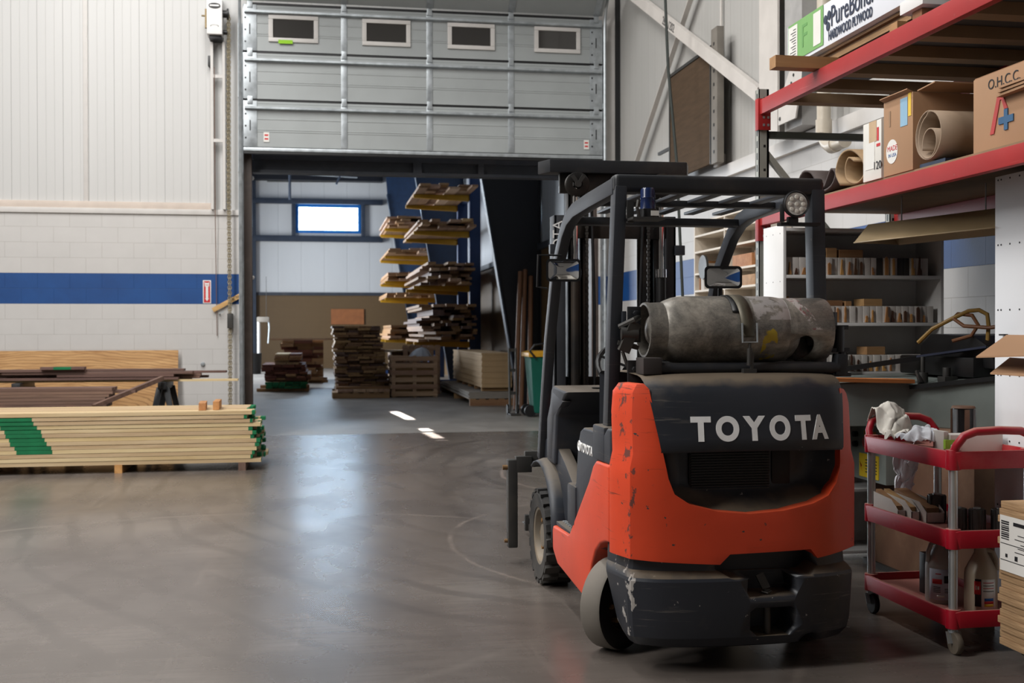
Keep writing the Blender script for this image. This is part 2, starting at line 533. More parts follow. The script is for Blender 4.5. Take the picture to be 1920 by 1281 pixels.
M_BLUE = pm('bright_blue_steel', srgb(22, 110, 190), .4, .1, var=.12)
M_SLATE = pm('slate_blue_steel', srgb(54, 62, 76), .5, .2, var=.15)
struct(bx('ceiling', (-8, YB+.2, 8.2), (XR+.2, YF+.2, 8.4), pm('dark_roof_deck', srgb(46, 60, 84), .7)))
win = thing('window_1', None, None, (.46, YF, WZ0))
struct(win)
mb = MB()
for a, b in (((WX0-.12, YF-.03, WZ0-.12), (WX1+.12, YF+.1, WZ0)), ((WX0-.12, YF-.03, WZ1), (WX1+.12, YF+.1, WZ1+.14)),
             ((WX0-.12, YF-.03, WZ0), (WX0, YF+.1, WZ1)), ((WX1, YF-.03, WZ0), (WX1+.12, YF+.1, WZ1))):
    mb.box(a, b)
mb.build('window_frame', M_BLUE, win, .01)
t = NT('bright_window_pane'); t.out((.9, .95, 1), .1, 0)
t.b.inputs['Emission Color'].default_value = (.58, .79, 1, 1); t.b.inputs['Emission Strength'].default_value = 18.0
bx('window_pane', (WX0, YF+.03, WZ0), (WX1, YF+.05, WZ1), t.m, win)
# girts and rods across the far wall
for i, (z0, z1) in enumerate(((5.03, 5.26), (6.52, 6.72))):
    struct(bx('trim_%d' % (12+i), (-8, YF-.22, z0), (2.6, YF, z1), M_SLATE, bev=.01))
for i, x in enumerate((WX0-.28, WX1+.14)):
    struct(bx('trim_%d' % (14+i), (x, YF-.16, 5.26), (x+.14, YF, 6.52), M_SLATE, bev=.01))
struct(bx('trim_16', (-8, YF-.5, 7.42), (2.6, YF-.02, 8.2), M_NAVYD))

# rigid frames of the store room: tapered column on the right wall and its rafter
def frame_column(y, wtop, wbot, ztop, mt, lab, flange=M_SLATE, xin=0):
    c = thing('frame_column', lab, 'steel column', (XR-.2, y, 0), 0, None)
    xr = XR-.01
    mb = MB(); mb.prism([(xr, 0), (xr, ztop+1.4), (xr-wtop-.1, ztop+1.4), (xr-wtop, ztop), (xr-wbot, 0)], 'y', y, y+.03)
    mb.build('web', mt, c)
    mb = MB(); mb.bar((xr-wbot-.01, y+.015, 0), (xr-wtop-.01, y+.015, ztop), .26, .025, (0, 1, 0)) if 0 else None
    mb.M = None
    mb.prism([(xr-wbot-.03, 0), (xr-wbot, 0), (xr-wtop, ztop), (xr-wtop-.03, ztop)], 'y', y-.10, y+.13)
    mb.build('flange', flange, c)
    bx('flange', (xr-.02, y-.10, 0), (xr, y+.13, ztop+1.4), mt, c)
    return c
def fw_(z): return .38+.17*z
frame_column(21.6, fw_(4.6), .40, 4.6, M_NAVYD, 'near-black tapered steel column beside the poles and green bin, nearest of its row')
frame_column(33.2, fw_(6.6), .40, 6.6, M_NAVY, 'blue tapered steel column between the nearer and the farther lumber rack')
frame_column(44.6, fw_(6.8), .40, 6.8, M_NAVY, 'dark blue tapered steel column against the far wall of the store room')
struct(bx('trim_17', (-2.52, YF-.2, 0), (-2.36, YF, 8.2), M_SLATE))
# ------------------------------------------------------------ big sectional door
M_DOOR = pm('door_panel_grey', srgb(158, 162, 162), .45, .1, var=.05, scale=2)
M_RUB = MAT['blackclean']
D = struct(thing('door_1', None, None, (1.5, YB-.14, 3.93)))
YD = YB-.14                    # inner skin of the door
SECT = [3.93, 4.575, 5.22, 5.865]
DX0, DX1 = -.965, 3.99
for k, z0 in enumerate(SECT[:3]):
    z1 = z0+.645
    h = .645
    prof = [(YD+.05, z0+.014), (YD+.05, z1-.020), (YD-.004, z1-.020), (YD-.004, z1-.05), (YD, z1-.05)]
    for a in (.60, .38, .34):
        zz = z0+a*h
        prof += [(YD, zz+.010), (YD-.005, zz+.005), (YD-.005, zz-.005), (YD, zz-.010)]
    prof += [(YD, z0+.04), (YD-.004, z0+.04), (YD-.004, z0+.014)]
    sct = MB().prism(prof, 'x', DX0, DX1).build('section', M_DOOR, D, sm=25)
    bx('seam_strip', (DX0+.05, YD+.006, z1-.024), (DX1-.05, YD+.045, z1+.018), M_RUB, sct)
    if k == 2:
        for i, xc in enumerate((-.30, .95, 2.12, 3.34)):
            xa, xb, za, zb = xc-.33, xc+.33, 5.36, 5.72
            mb = MB()
            mb.box((xa, YD-.03, za), (xb, YD+.01, za+.055)).box((xa, YD-.03, zb-.055), (xb, YD+.01, zb))
            mb.box((xa, YD-.03, za+.055), (xa+.06, YD+.01, zb-.055)).box((xb-.06, YD-.03, za+.055), (xb, YD+.01, zb-.055))
            fr = mb.build('window_frame', MAT['trimwhite'], sct, .006)
            t = NT('smoked_window_%d' % i)
            t.out((.05, .047, .044), .06)
            bx('window_pane', (xa+.05, YD-.012, za+.05), (xb-.05, YD-.006, zb-.05), t.m, sct)
    # horizontal strut: hat section bar near the top of the section
    zs = z1-.115
    MB().prism([(YD-.002, zs-.026), (YD-.012, zs-.026), (YD-.07, zs-.014), (YD-.07, zs+.014), (YD-.012, zs+.026), (YD-.002, zs+.026)], 'x', DX0+.02, DX1-.02).build('strut', MAT['steel'], D, sm=20)
    for j, xs in enumerate((DX0+.09, .375, 1.54, 2.68, DX1-.09)):
        wd = .09 if j in (0, 4) else .042
        st = bx('stile', (xs-wd, YD-.012, z0+.012), (xs+wd, YD+.002, z1-.015), MAT['steel'], D, .003)
        bx('hinge', (xs-.035, YD-.024, z1-.06), (xs+.035, YD-.010, z1+.045), MAT['steel'], st, .004)
        if j in (0, 4):
            mb = MB()
            for q in (.12, .28, .44):
                mb.box((xs-.07, YD-.016, z0+q), (xs-.05, YD-.011, z0+q+.022))
            mb.box((xs-.008, YD-.016, z0+.23), (xs+.006, YD-.011, z0+.37))
            mb.build('slot', M_RUB, st)
# the section above rolls over towards the room
y2, z2 = YD-.52, 6.26
MB().prism([(YD-.02, 5.90), (YD+.03, 5.92), (y2+.03, z2+.05), (y2-.01, z2)], 'x', DX0, DX1).build('section', M_DOOR, D)
MB().prism([(y2, z2+.02), (y2+.03, z2+.07), (y2-.9, z2+.30), (y2-.92, z2+.25)], 'x', DX0, DX1).build('section', M_DOOR, D)
for xs in (DX0+.09, .375, 1.54, 2.68, DX1-.09):
    MB().bar((xs, YD-.03, 5.905), (xs, y2-.015, z2), .09, .014, (0, -.6, -.8)).build('stile', MAT['steel'], D)
bx('edge_bar', (DX0, YD-.02, 3.885), (DX1, YD+.05, 3.932), MAT['steel'], D, .004)
bx('edge_seal', (DX0, YD-.005, 3.845), (DX1, YD+.04, 3.886), M_RUB, D, .006)
for x, zz, n in ((-.70, 4.02, 1), (3.72, 4.03, 2)):
    mb = MB(); rd = MB()
    for i in range(n):
        mb.box((x+i*.10, YD-.010, zz-.01), (x+i*.10+.075, YD-.0075, zz+.12))
        for q in (.02, .07): rd.box((x+i*.10+.012, YD-.0115, zz+q), (x+i*.10+.062, YD-.010, zz+q+.022))
    mb.build('warning_label', MAT['paper'], D); rd.build('warning_print', MAT['redink'], D)
tag(MB().box((-.50, YD-.036, 5.335), (-.31, YD-.031, 5.385)).build('sticky_note', pm('green_note', srgb(150, 206, 40), .7)),
    'bright green note stuck under the leftmost door window', 'note')
# side tracks of the door
for nm, x, lab in (('door_track', X0-.035, 'galvanised vertical track at the left edge of the big door'), ('door_track', X1+.05, 'galvanised curved track at the right edge of the big door')):
    tr = thing(nm, lab, 'door track', (x, YD-.03, 0))
    mb = MB()
    pts = [(x, YD-.03, .02), (x, YD-.03, 5.7)]
    for i in range(1, 7):
        a = i/6*PI/2
        pts.append((x, YD-.03-.55*(1-math.cos(a)), 5.7+.55*math.sin(a)))
    pts.append((x, YD-1.6, 6.25))
    mb.tube(pts, .022, 6)
    mb.build('rail', MAT['steel'], tr)
    sx = -1 if x < 0 else 1
    bx('jamb_angle', (x-.03, YD+.03, .0), (x+.035, YB+.018, 5.6), MAT['steel'], tr)
    mb = MB()
    for zz in (.6, 1.6, 2.6, 3.6, 4.6): mb.box((x-.03, YD-.02, zz), (x+.02, YD+.03, zz+.07))
    mb.build('bracket', MAT['steel'], tr)

# ------------------------------------------------------------ left wall
op = thing('door_operator', 'white chain-hoist door operator box with black oval badge', 'door operator', (-1.32, YB, 5.38))
bx('housing', (-1.425, 15.56, 5.40), (-1.225, YB, 5.86), MAT['white'], op, .012)
bx('mounting_plate', (-1.40, 15.66, 5.86), (-1.25, YB, 5.94), MAT['steel'], op, .004)
bx('gearbox', (-1.40, 15.62, 5.35), (-1.24, YB, 5.40), MAT['blackclean'], op, .006)
mb = MB(); mb.prism([(-1.40+.154*(.5+.5*math.cos(a)), 5.775+.038*math.sin(a)*(1 if abs(math.sin(a)) < .8 else .95)) for a in [2*PI*i/20 for i in range(20)]], 'y', 15.55, 15.56)
bd = mb.build('badge', M_RUB, op)
bx('badge_strip', (-1.385, 15.547, 5.765), (-1.265, 15.55, 5.785), MAT['white'], bd)
mb = MB()
for k in range(9):
    a = PI*(k/8)
    mb.box((-1.325+.05*math.cos(a)-.004, 15.556, 5.50+.018*math.sin(a)), (-1.325+.05*math.cos(a)+.004, 15.56, 5.507+.018*math.sin(a)))
mb.build('dial_mark', MAT['blackclean'], op)
mb = MB(); mb.cyl((-1.225, 15.68, 5.70), (-1.15, 15.68, 5.70), .05, n=20).cyl((-1.17, 15.68, 5.70), (-1.15, 15.68, 5.70), .075, n=20).cyl((-1.22, 15.66, 5.45), (-1.17, 15.66, 5.45), .03)
mb.build('chain_wheel', MAT['blackclean'], op)
mb = MB(); mb.cyl((-1.425, 15.66, 5.66), (-1.50, 15.66, 5.66), .012).box((-1.455, 15.64, 5.5), (-1.425, 15.70, 5.75))
mb.build('release_lever', pm('brass', (.22, .16, .08), .5, .5), op)
mb = MB()
for s_, xo in ((0, -1.165), (1, -1.145)):
    z = 5.68
    k = 0
    while z > .42:
        cx, cy = xo+.004*math.sin(z*1.3), 15.69+.012*s_
        n = 8
        ring = []
        for i in range(n):
            a = 2*PI*i/n
            du, dz = .013*math.cos(a), .024*math.sin(a)
            ring.append((cx+(du if k % 2 else 0), cy+(0 if k % 2 else du), z+dz))
        mb.tube(ring, .0058, 4, closed=True)
        z -= .036; k += 1
tag(mb.build('hoist_chain', pm('dull_brass_chain', (.42, .36, .25), .5, .4)), 'long hanging hand chain of the door operator beside the door', 'chain')
tag(bx('chain_keeper', (-1.185, 15.66, 1.50), (-1.115, 15.83, 1.70), MAT['iron'], bev=.006), 'small dark chain keeper box on the wall under the wooden stick', 'chain keeper')
ch = thing('strut_channel', 'white upright steel channel on the panel wall beside the door operator', 'wall channel', (-1.33, YB, 3.1))
mb = MB(); mb.box((-1.395, YB-.09, 3.10), (-1.375, YB+.02, 5.34)).box((-1.395, YB-.10, 3.10), (-1.36, YB-.085, 5.34)).box((-1.24, YB-.09, 3.10), (-1.22, YB+.02, 5.34)).box((-1.24, YB-.10, 3.1), (-1.205, YB-.085, 5.34))
mb.build('flange', MAT['trimwhite'], ch)
for z in (4.0, 4.86): bx('clip', (-1.375, YB-.095, z), (-1.24, YB-.06, z+.045), MAT['trimwhite'], ch)
tag(bx('junction_box', (-1.43, 15.76, 5.02), (-1.365, YB+.02, 5.16), MAT['blackclean'], bev=.006), 'small black box on the wall just below the door operator', 'box')
mb = MB(); mb.tube([(-1.345, 15.74, 5.0), (-1.343, 15.76, 3.1), (-1.338, 15.80, 2.2), (-1.33, 15.815, 1.40)], .005, 6)
tag(mb.build('pull_cord', pm('brown_cord', srgb(110, 80, 66), .7)), 'thin brown cord hanging down the wall left of the chain', 'cord')
stick = thing('paint_stick', 'flat wooden stick with dark lettering slanting behind the chain', 'stick', (-1.19, 15.80, 1.75))
M_STICK = wood('stick_wood', srgb(206, 166, 112), srgb(178, 134, 84), 1.5)
MB().bar((-1.385, 15.802, 1.745), (-.985, 15.802, 1.965), .010, .062, (0, 0, 1)).build('blade', M_STICK, stick, .002)
text('lettering', 'OR  304', MAT['ink'], .045, frame((-1.09, 15.795, 1.907), (.4, 0, .22), (-.22, 0, .4)), stick, .0008)
sg = thing('arrow_sign', 'red fire extinguisher sign with a white arrow pointing down', 'sign', (-1.46, YB, 1.84))
bx('backing', (-1.515, YB-.006, 1.838), (-1.408, YB, 2.150), MAT['white'], sg, .001)
bx('red_field', (-1.503, YB-.008, 1.85), (-1.420, YB-.006, 2.138), MAT['redink'], sg)
MB().prism([(-1.478, 2.115), (-1.445, 2.115), (-1.445, 1.905), (-1.435, 1.905), (-1.4615, 1.868), (-1.488, 1.905), (-1.478, 1.905)], 'y', YB-.0095, YB-.008).build('arrow', MAT['white'], sg)
MB().prism([(-1.494, 2.13), (-1.47, 2.10), (-1.453, 2.10), (-1.429, 2.13), (-1.435, 2.065), (-1.488, 2.065)], 'y', YB-.0105, YB-.008).build('flame_symbol', MAT['white'], sg)
text('lettering', 'FIRE', MAT['redink'], .022, frame((-1.4615, YB-.0112, 2.085), (1, 0, 0), (0, 0, 1)), sg, .0004)
tag(MB().cyl((-1.52, YB, 1.02), (-1.52, YB-.03, 1.02), .03, .025).build('pipe_outlet', MAT['steel'], bev=.004), 'small round metal pipe outlet low on the white block wall', 'pipe outlet')
tag(MB().bar((-1.30, YB, 1.70), (-1.30, YB-.06, 1.70), .02, .012).bar((-1.30, YB-.055, 1.70), (-1.24, YB-.055, 1.73), .012, .012).build('coat_hook', MAT['steel']), 'small metal hook on the wall under the slanting stick', 'hook')

# plywood on edge against the wall
def plywood_mat():
    t = NT('knotty_plywood')
    v = t.mapping((.8, 1, 5.5))
    w_ = t.n('TexWave', wave_type='RINGS', rings_direction='Y'); w_.inputs['Scale'].default_value = 2.8; w_.inputs['Distortion'].default_value = 11; w_.inputs['Detail'].default_value = 3; w_.inputs['Detail Scale'].default_value = .55
    t.l(t.mapping((.9, 1, 3.2), loc=(.3, 0, -.9)), w_.inputs[0])
    g = t.ramp(w_.outputs[1], (.05, 1), (.22, 0))
    c_ = t.ramp(t.noise(v, 2.2, 5, .6, .8), (.3, srgb(170, 124, 74)), (.7, srgb(206, 162, 108)))
    c_ = t.mix(t.math('MULTIPLY', g, .55), c_, srgb(126, 84, 46))
    return t.out(c_, .6)
M_PLY = plywood_mat()
o = MB(); o.M = rot('X', math.radians(-7), (0, 15.60, 0)); o.box((-4.27, 15.60, .0), (-1.83, 15.619, 1.22))
tag(o.build('plywood_sheet', M_PLY), 'large sheet of grainy plywood on edge leaning against the block wall', 'plywood')

# ---- timber helper: one board with its length along local X
M_PALE = wood('pale_timber', srgb(216, 194, 156), srgb(182, 152, 108), varobj=.16)
M_WALNUT = wood('walnut_timber', srgb(126, 97, 85), srgb(84, 62, 54), varobj=.2)
M_OAK = wood('tan_timber', srgb(190, 150, 106), srgb(138, 100, 64), varobj=.25)
M_BLOCKW = wood('orange_timber', srgb(206, 154, 98), srgb(168, 112, 62))
M_GREEN = pm('green_end_paint', srgb(0, 106, 62), .7, var=.2)
def board(L, wd, th, loc, rz=0, mt=None, name='board', ry=0, bands=(), ends=None, warp=0, rx=0):
    """bands: list of (x0,x1) fractions painted with the second material; ends: painted end faces"""
    cuts = sorted({0, 1, *[a for b in bands for a in b], *([.5] if warp else []), *([.25, .75] if warp else [])})
    mb = MB()
    R = []
    for c in cuts:
        x = (c-.5)*L
        z = warp*(1-(2*c-1)**2)
        R.append([mb.v((x, -wd/2, z)), mb.v((x, wd/2, z)), mb.v((x, wd/2, z+th)), mb.v((x, -wd/2, z+th))])
    for i in range(len(R)-1):
        mid = (cuts[i]+cuts[i+1])/2
        mb.mi = 1 if any(a <= mid <= b for a, b in bands) else 0
        for j in range(4):
            mb.f([R[i][j], R[i+1][j], R[i+1][(j+1) % 4], R[i][(j+1) % 4]])
    mb.mi = 1 if ends and 'a' in ends else 0
    mb.f(R[0])
    mb.mi = 1 if ends and 'b' in ends else 0
    mb.f(R[-1][::-1])
    o = mb.build(name, [mt, M_GREEN] if (bands or ends) else mt, origin=(0, 0, 0), sm=60)
    o.location = loc
    o.rotation_euler = (rx, ry, rz)
    return o
def nth(i, n, top='topmost', bottom='lowest'):
    w_ = ('', 'second', 'third', 'fourth', 'fifth', 'sixth', 'seventh', 'eighth', 'ninth', 'tenth', 'eleventh', 'twelfth', 'thirteenth')
    if i == 0: return bottom
    if i == n-1: return top
    return w_[i]+' from bottom' if i < n/2 else w_[n-1-i]+' from top'

# big pale stack in front, on cross timbers
SA = math.radians(.1)
NL, TH = 13, .0418
ex = Vector((math.cos(SA), math.sin(SA), 0)); ey = Vector((-math.sin(SA), math.cos(SA), 0))
P0 = Vector((-.60, 12.22, 0))     # right front corner of the stack
rnd = random.Random(5)
for k in range(NL):
    z = .085+k*TH
    for j in range(6):
        dx = rnd.uniform(-.09, .03) - (.06 if k > NL-4 else 0) + (.03 if k == 0 else 0)
        L = 3.5+rnd.uniform(-.1, .1)
        cen = P0+ex*(dx-L/2)+ey*(.09+j*.172+rnd.uniform(-.01, .01 if j else 0))
        bands = []
        if j == 0 and 3 <= k <= 11:
            a = P0.x-2.10-(k-3)*.035*0 + (-.20+.22*(11-k)/8)
            xr_ = -2.86+(.24*(11-k)/8)*.85 + rnd.uniform(-.015, .015)
            f1 = (xr_-(cen.x-L/2))/L
            bands = [(max(.02, f1-.10), f1)]
        elif k == 12 and j < 2: bands = [(.16, .27)] if j else []
        if rnd.random() < .75: bands = bands+[(1-rnd.uniform(.006, .016), 1)]
        o = board(L, .166, TH-.005+rnd.uniform(-.003, .003), (cen.x, cen.y, z), SA+rnd.uniform(-.0003, .0003), M_PALE, 'timber_board', bands=bands, ends='b' if rnd.random() < .8 else None)
        if j == 0: lab = 'pale board, %s along the front face of the long green-ended stack' % nth(k, NL)
        elif k == NL-1: lab = 'pale board on top of the green-ended stack, %s row back' % ('second', 'third', 'fourth', 'fifth', 'last')[j-1]
        else: lab = 'pale board inside the long stack with green painted ends'
        tag(o, lab, 'board', 'pale boards of the front stack')
def stick_under(fr, lab, len_=1.02, mt=None):
    c = P0+ex*fr+ey*.50
    o = board(len_, .075, .083, (c.x, c.y, 0), SA+PI/2, mt or M_BLOCKW, 'bearer')
    tag(o, lab, 'timber bearer', 'bearers under the front stack')
stick_under(-1.42, 'orange wooden bearer showing under the middle of the pale board stack')
stick_under(-2.85, 'wooden bearer under the left end of the pale board stack')
stick_under(-.18, 'dark wooden bearer under the right green end of the stack', mt=M_WALNUT)
zt = .085+NL*TH
tag(board(.46, .072, .075, (-1.205, 12.55, zt), PI/2+.06, M_BLOCKW, 'wood_block'), 'left of two short wood blocks on the pale board stack', 'wood block', 'wood blocks')
tag(board(.46, .062, .088, (-1.06, 12.60, zt), PI/2+.02, M_BLOCKW, 'wood_block'), 'right of two short wood blocks on the pale board stack, nearer the door', 'wood block', 'wood blocks')

# sawhorses and walnut
def sawhorse(x, y, lab):
    s_ = thing('sawhorse', lab, 'sawhorse', (x, y, 0), 0, 'sawhorses')
    mb = MB(); mb.box((x-.05, y-.36, .76), (x+.05, y+.36, .85)); mb.build('beam', MAT['black'], s_, .01)
    for sy in (-1, 1):
        for sx in (-1, 1):
            MB().bar((x+sx*.04, y+sy*.27, .78), (x+sx*.19, y+sy*.36, 0), .07, .04, (0, 1, 0)).build('leg', MAT['black'], s_, .006)
        MB().bar((x-.13, y+sy*.325, .28), (x+.13, y+sy*.325, .28), .03, .05).build('brace', MAT['black'], s_, .004)
sawhorse(-1.84, 14.55, 'black folding sawhorse under the right end of the walnut boards')
sawhorse(-3.50, 14.55, 'black folding sawhorse under the left end of the walnut boards')
rnd = random.Random(8)
wal = [  # z layer, y, x right end, length, width, thick, mat
    (.851, 14.42, -.96, 3.0, .15, .026, M_PALE, 'long pale board lying lowest on the sawhorses, reaching the door edge'),
    (.851, 14.72, -1.55, 2.8, .14, .030, M_WALNUT, 'walnut board at the back of the lowest sawhorse layer'),
    (.878, 14.36, -1.66, 2.6, .15, .028, M_WALNUT, 'walnut board on the pale long board, front edge of the pile'),
    (.882, 14.56, -1.43, 2.7, .16, .030, M_WALNUT, 'walnut board second in the front of the sawhorse pile'),
    (.882, 14.78, -1.35, 2.7, .15, .030, M_WALNUT, 'walnut board in the back row of the second sawhorse layer'),
    (.913, 14.40, -1.72, 1.35, .14, .032, M_WALNUT, 'short walnut board in the middle of the sawhorse pile'),
    (.913, 14.58, -1.42, 2.8, .15, .030, M_WALNUT, 'walnut board with cut pale end in third sawhorse layer'),
    (.944, 14.44, -1.50, 2.2, .15, .030, M_WALNUT, 'smooth walnut board near the top of the sawhorse pile'),
    (.944, 14.66, -1.12, 3.0, .16, .028, M_WALNUT, 'longest walnut board of the sawhorse pile'),
    (.975, 14.62, -1.62, 2.3, .18, .026, M_WALNUT, 'wide walnut board on the very top of the sawhorse pile'),
    (.975, 14.42, -2.75, 1.4, .13, .030, M_WALNUT, 'walnut board on top of the pile at its left end'),
]
for z, y, xr_, L, wd, th, mt, lab in wal:
    tag(board(L, wd, th-.002, (xr_-L/2, y, z), rnd.uniform(-.012, .012), mt, 'timber_board'), lab, 'board', 'boards on the sawhorses')
tr = thing('trestle', 'low timber trestle behind the pale stack carrying short walnut boards', 'trestle', (-3.1, 13.65, 0))
for x in (-2.75, -3.5):
    bx('post', (x-.05, 13.45, 0), (x+.05, 13.95, .60), M_OAK, tr)
bx('rail', (-3.55, 13.55, .2), (-2.7, 13.6, .3), M_OAK, tr)
for k in range(6):
    for j in range(2):
        L = 1.75+rnd.uniform(-.1, .1)
        lab = 'walnut board on the low trestle, %s of the front row' % nth(k, 6) if j == 0 else 'walnut board on the low trestle, %s of the back row' % nth(k, 6)
        xr_ = -2.33+rnd.uniform(-.05, .04)+(.22 if (k == 4 and j) else 0)
        tag(board(L, .16, .034, (xr_-L/2, 13.60+j*.2, .602+k*.037), rnd.uniform(-.01, .01), M_WALNUT, 'timber_board'), lab, 'board', 'walnut boards on the low trestle')
d0, d1 = Vector((-2.46, 13.30, .62)), Vector((-1.83, 14.16, .90))
L = (d1-d0).length
mb = MB(); mb.bar(d0, d1, .05, .05)
tag(mb.build('timber_strip', M_WALNUT), 'dark walnut strip leaning diagonally from the stack up to the sawhorse pile', 'wood strip')
tag(board(.5, .14, .03, (-3.0, 14.36, 1.006), .02, M_WALNUT, 'timber_board', bands=[(.3, .7)]), 'short walnut offcut with green paint lying on the sawhorse pile', 'board')
# ------------------------------------------------------------ forklift
FX = 1.80
def paint(name, c, scr, dust, rough=.42, dz=.5, chip=(.05, .045, .04), chipamt=1.0, ridge=None, ridgec=None):
    """vehicle paint: dust lying on upward faces, horizontal scuffs, chips"""
    t = NT(name)
    v = t.mapping()
    g = t.n('NewGeometry')
    up_ = t.sep(g.outputs['Normal'])[2]
    n = t.noise(v, 3, 5)
    colr = t.ramp(n, (.3, tuple(x*.88 for x in c)), (.7, tuple(min(1, x*1.06) for x in c)))
    s1 = t.noise(t.mapping((3, 3, 60), loc=(3, 1, 2)), 1.0, 6, .7, .3)
    s2 = t.noise(v, 1.7, 3)
    sm_ = t.math('MULTIPLY', t.ramp(s1, (.60, 0), (.66, 1)), t.ramp(s2, (.47, 0), (.60, .75)))
    colr = t.mix(sm_, colr, scr)
    ch = t.noise(t.mapping(loc=(7, 2, 5)), 26, 3, .5)
    cm = t.math('MULTIPLY', t.ramp(ch, (.735*1.0, 0), (.75, 1)), chipamt)
    colr = t.mix(cm, colr, chip)
    if ridge is not None:
        rx = t.sep(v)[0]
        rn = t.noise(t.mapping((1, 1, .6)), 24, 4, .65)
        near = t.ramp(t.math('ABSOLUTE', t.math('SUBTRACT', rx, ridge)), (.006, .16), (.035, 0))
        colr = t.mix(t.ramp(t.math('ADD', rn, near), (.70, 0), (.73, .85)), colr, ridgec)
    dn = t.ramp(t.math('MULTIPLY', up_, t.math('ADD', t.noise(v, 7, 5), .35)), (.45, 0), (.75, dz))
    db = t.ramp(t.noise(t.mapping(loc=(1, 5, 9)), 2.1, 6, .65), (.55, 0), (.8, dz*.45))
    dd = t.math('MAXIMUM', dn, db)
    colr = t.mix(dd, colr, dust)
    t.bump(ch, .05, .003)
    return t.out(colr, t.math('MULTIPLY_ADD', dd, .35, rough))
M_ORANGE = paint('orange_paint', srgb(212, 68, 34), srgb(60, 40, 32), srgb(206, 120, 84), .40, .22, ridge=-.497, ridgec=srgb(70, 58, 54))
M_HULL = paint('charcoal_paint', srgb(40, 43, 50), srgb(96, 92, 88), srgb(110, 96, 78), .42, .8, (.5, .47, .43), .6, ridge=-.497, ridgec=srgb(176, 170, 164))
M_BODY = paint('dark_body', srgb(46, 50, 58), srgb(80, 76, 72), srgb(112, 100, 84), .5, .6, (.2, .18, .16), .5)
M_FRAME = paint('frame_paint', srgb(48, 51, 57), srgb(86, 84, 80), srgb(104, 98, 88), .45, .3, (.16, .15, .14), .5)
M_MAST = pm('greasy_mast_steel', srgb(30, 29, 29), .42, .35, var=.25, scale=6, dust=srgb(78, 62, 46), damt=.45)
M_MASTL = pm('grey_mast_paint', srgb(58, 60, 64), .5, .1, var=.15)
M_TIRE = MAT['rubber']
M_NUT = pm('rusty_nuts', srgb(140, 104, 62), .8)
M_WHITEL = pm('white_letter', srgb(246, 245, 243), .5, var=.05, scale=30)
M_GRILLE = pm('black_grille', srgb(12, 12, 13), .6)

FK = thing('forklift', 'orange and charcoal forklift truck parked with its back to the viewer', 'forklift', (FX, 5.05, 0))
def Wc(x):
    u = (x-FX)/.515
    return 4.565+.075*abs(u)**3+(.02*max(0, abs(u)-.8)/.2)
def lerp(tab, t):
    for (a, b), (c, d) in zip(tab[:-1], tab[1:]):
        if t <= c: return b+(d-b)*max(0, (t-a))/(c-a)
    return tab[-1][1]
def cut(o, cutter):
    """subtract the cutter from a mesh object for good"""
    c = cutter.build('cut', MAT['black'], origin=(0, 0, 0))
    c.location = -WM[o].translation if o.parent else (0, 0, 0)
    par = o.parent; o.parent = None
    md = o.modifiers.new('b', 'BOOLEAN'); md.operation = 'DIFFERENCE'; md.object = c; md.solver = 'EXACT'; md.use_self = True
    dg = bpy.context.evaluated_depsgraph_get(); dg.update()
    me = bpy.data.meshes.new_from_object(o.evaluated_get(dg))
    o.modifiers.remove(md); o.data = me; o.parent = par
    bpy.data.objects.remove(c)
# --- orange rear counterweight shell
U = [(1.300, .487), (1.668, .466), (1.712, .508), (2.078, .516), (2.112, .476), (2.318, .507), (2.320, .80), (2.318, 1.13), (2.305, 1.175), (2.285, 1.195), (2.258, 1.20),
     (2.246, 1.12), (2.240, .95), (2.226, .86), (2.206, .795), (2.165, .742), (2.09, .712), (1.95, .686), (1.80, .677), (1.66, .690), (1.54, .722), (1.475, .765), (1.450, .83), (1.426, .95), (1.398, 1.10), (1.378, 1.205), (1.355, 1.228), (1.325, 1.225), (1.306, 1.19), (1.300, 1.10)]
mb = MB(); mb.prism(U, 'y', 0, .17)
bm = mb.bm
for ax, lo, hi, st in ((0, 1.28, 2.34, .05), (2, .45, 1.25, .06), (1, 0, .17, .045)):
    q = lo+st
    while q < hi:
        no = [0, 0, 0]; no[ax] = 1; co = [0, 0, 0]; co[ax] = q
        bmesh.ops.bisect_plane(bm, geom=bm.verts[:]+bm.edges[:]+bm.faces[:], plane_co=co, plane_no=no, dist=1e-5)
        q += st
for v in bm.verts:
    x, y, z = v.co
    sgn = -1 if x < FX else 1
    side = max(0, min(1, (abs(x-FX)-.40)/.10))
    grow = .045*min(1, y/.15)*side
    sh = .014*max(0, min(1, (z-.87)/.05))*side
    lean = max(0, z-.9)*.10
    v.co = (x+sgn*(grow-sh), Wc(x)+y+lean, z)
cw = mb.build('counterweight', M_ORANGE, FK, bev=.012, seg=3, sm=35)
# --- black engine hood with the maker's lettering
xl = [(.60, 1.50), (.676, 1.47), (.95, 1.42), (1.24, 1.368)]
xr = [(.60, 2.16), (.80, 2.215), (.95, 2.246), (1.2, 2.262), (1.3, 2.262)]
def hrow(y_of, z, n=22, x0=None, x1=None, dip=.008):
    a = lerp(xl, z) if x0 is None else x0
    b = lerp(xr, z) if x1 is None else x1
    r = []
    for i in range(n):
        x = a+(b-a)*i/(n-1)
        r.append((x, Wc(x)+y_of, z-dip*abs((x-FX)/.45)**2))
    return r
rows = [hrow(.16, .955), hrow(.04, .948), hrow(.006, .942), hrow(-.004, .955), hrow(.0, 1.0), hrow(.010, 1.06), hrow(.018, 1.12), hrow(.030, 1.18), hrow(.045, 1.215), hrow(.07, 1.242), hrow(.11, 1.258), hrow(.16, 1.266),
        hrow(.30, 1.272), hrow(.62, 1.272, x0=1.33, x1=2.28), hrow(.66, 1.26, x0=1.33, x1=2.28), hrow(.665, .95, x0=1.33, x1=2.28)]
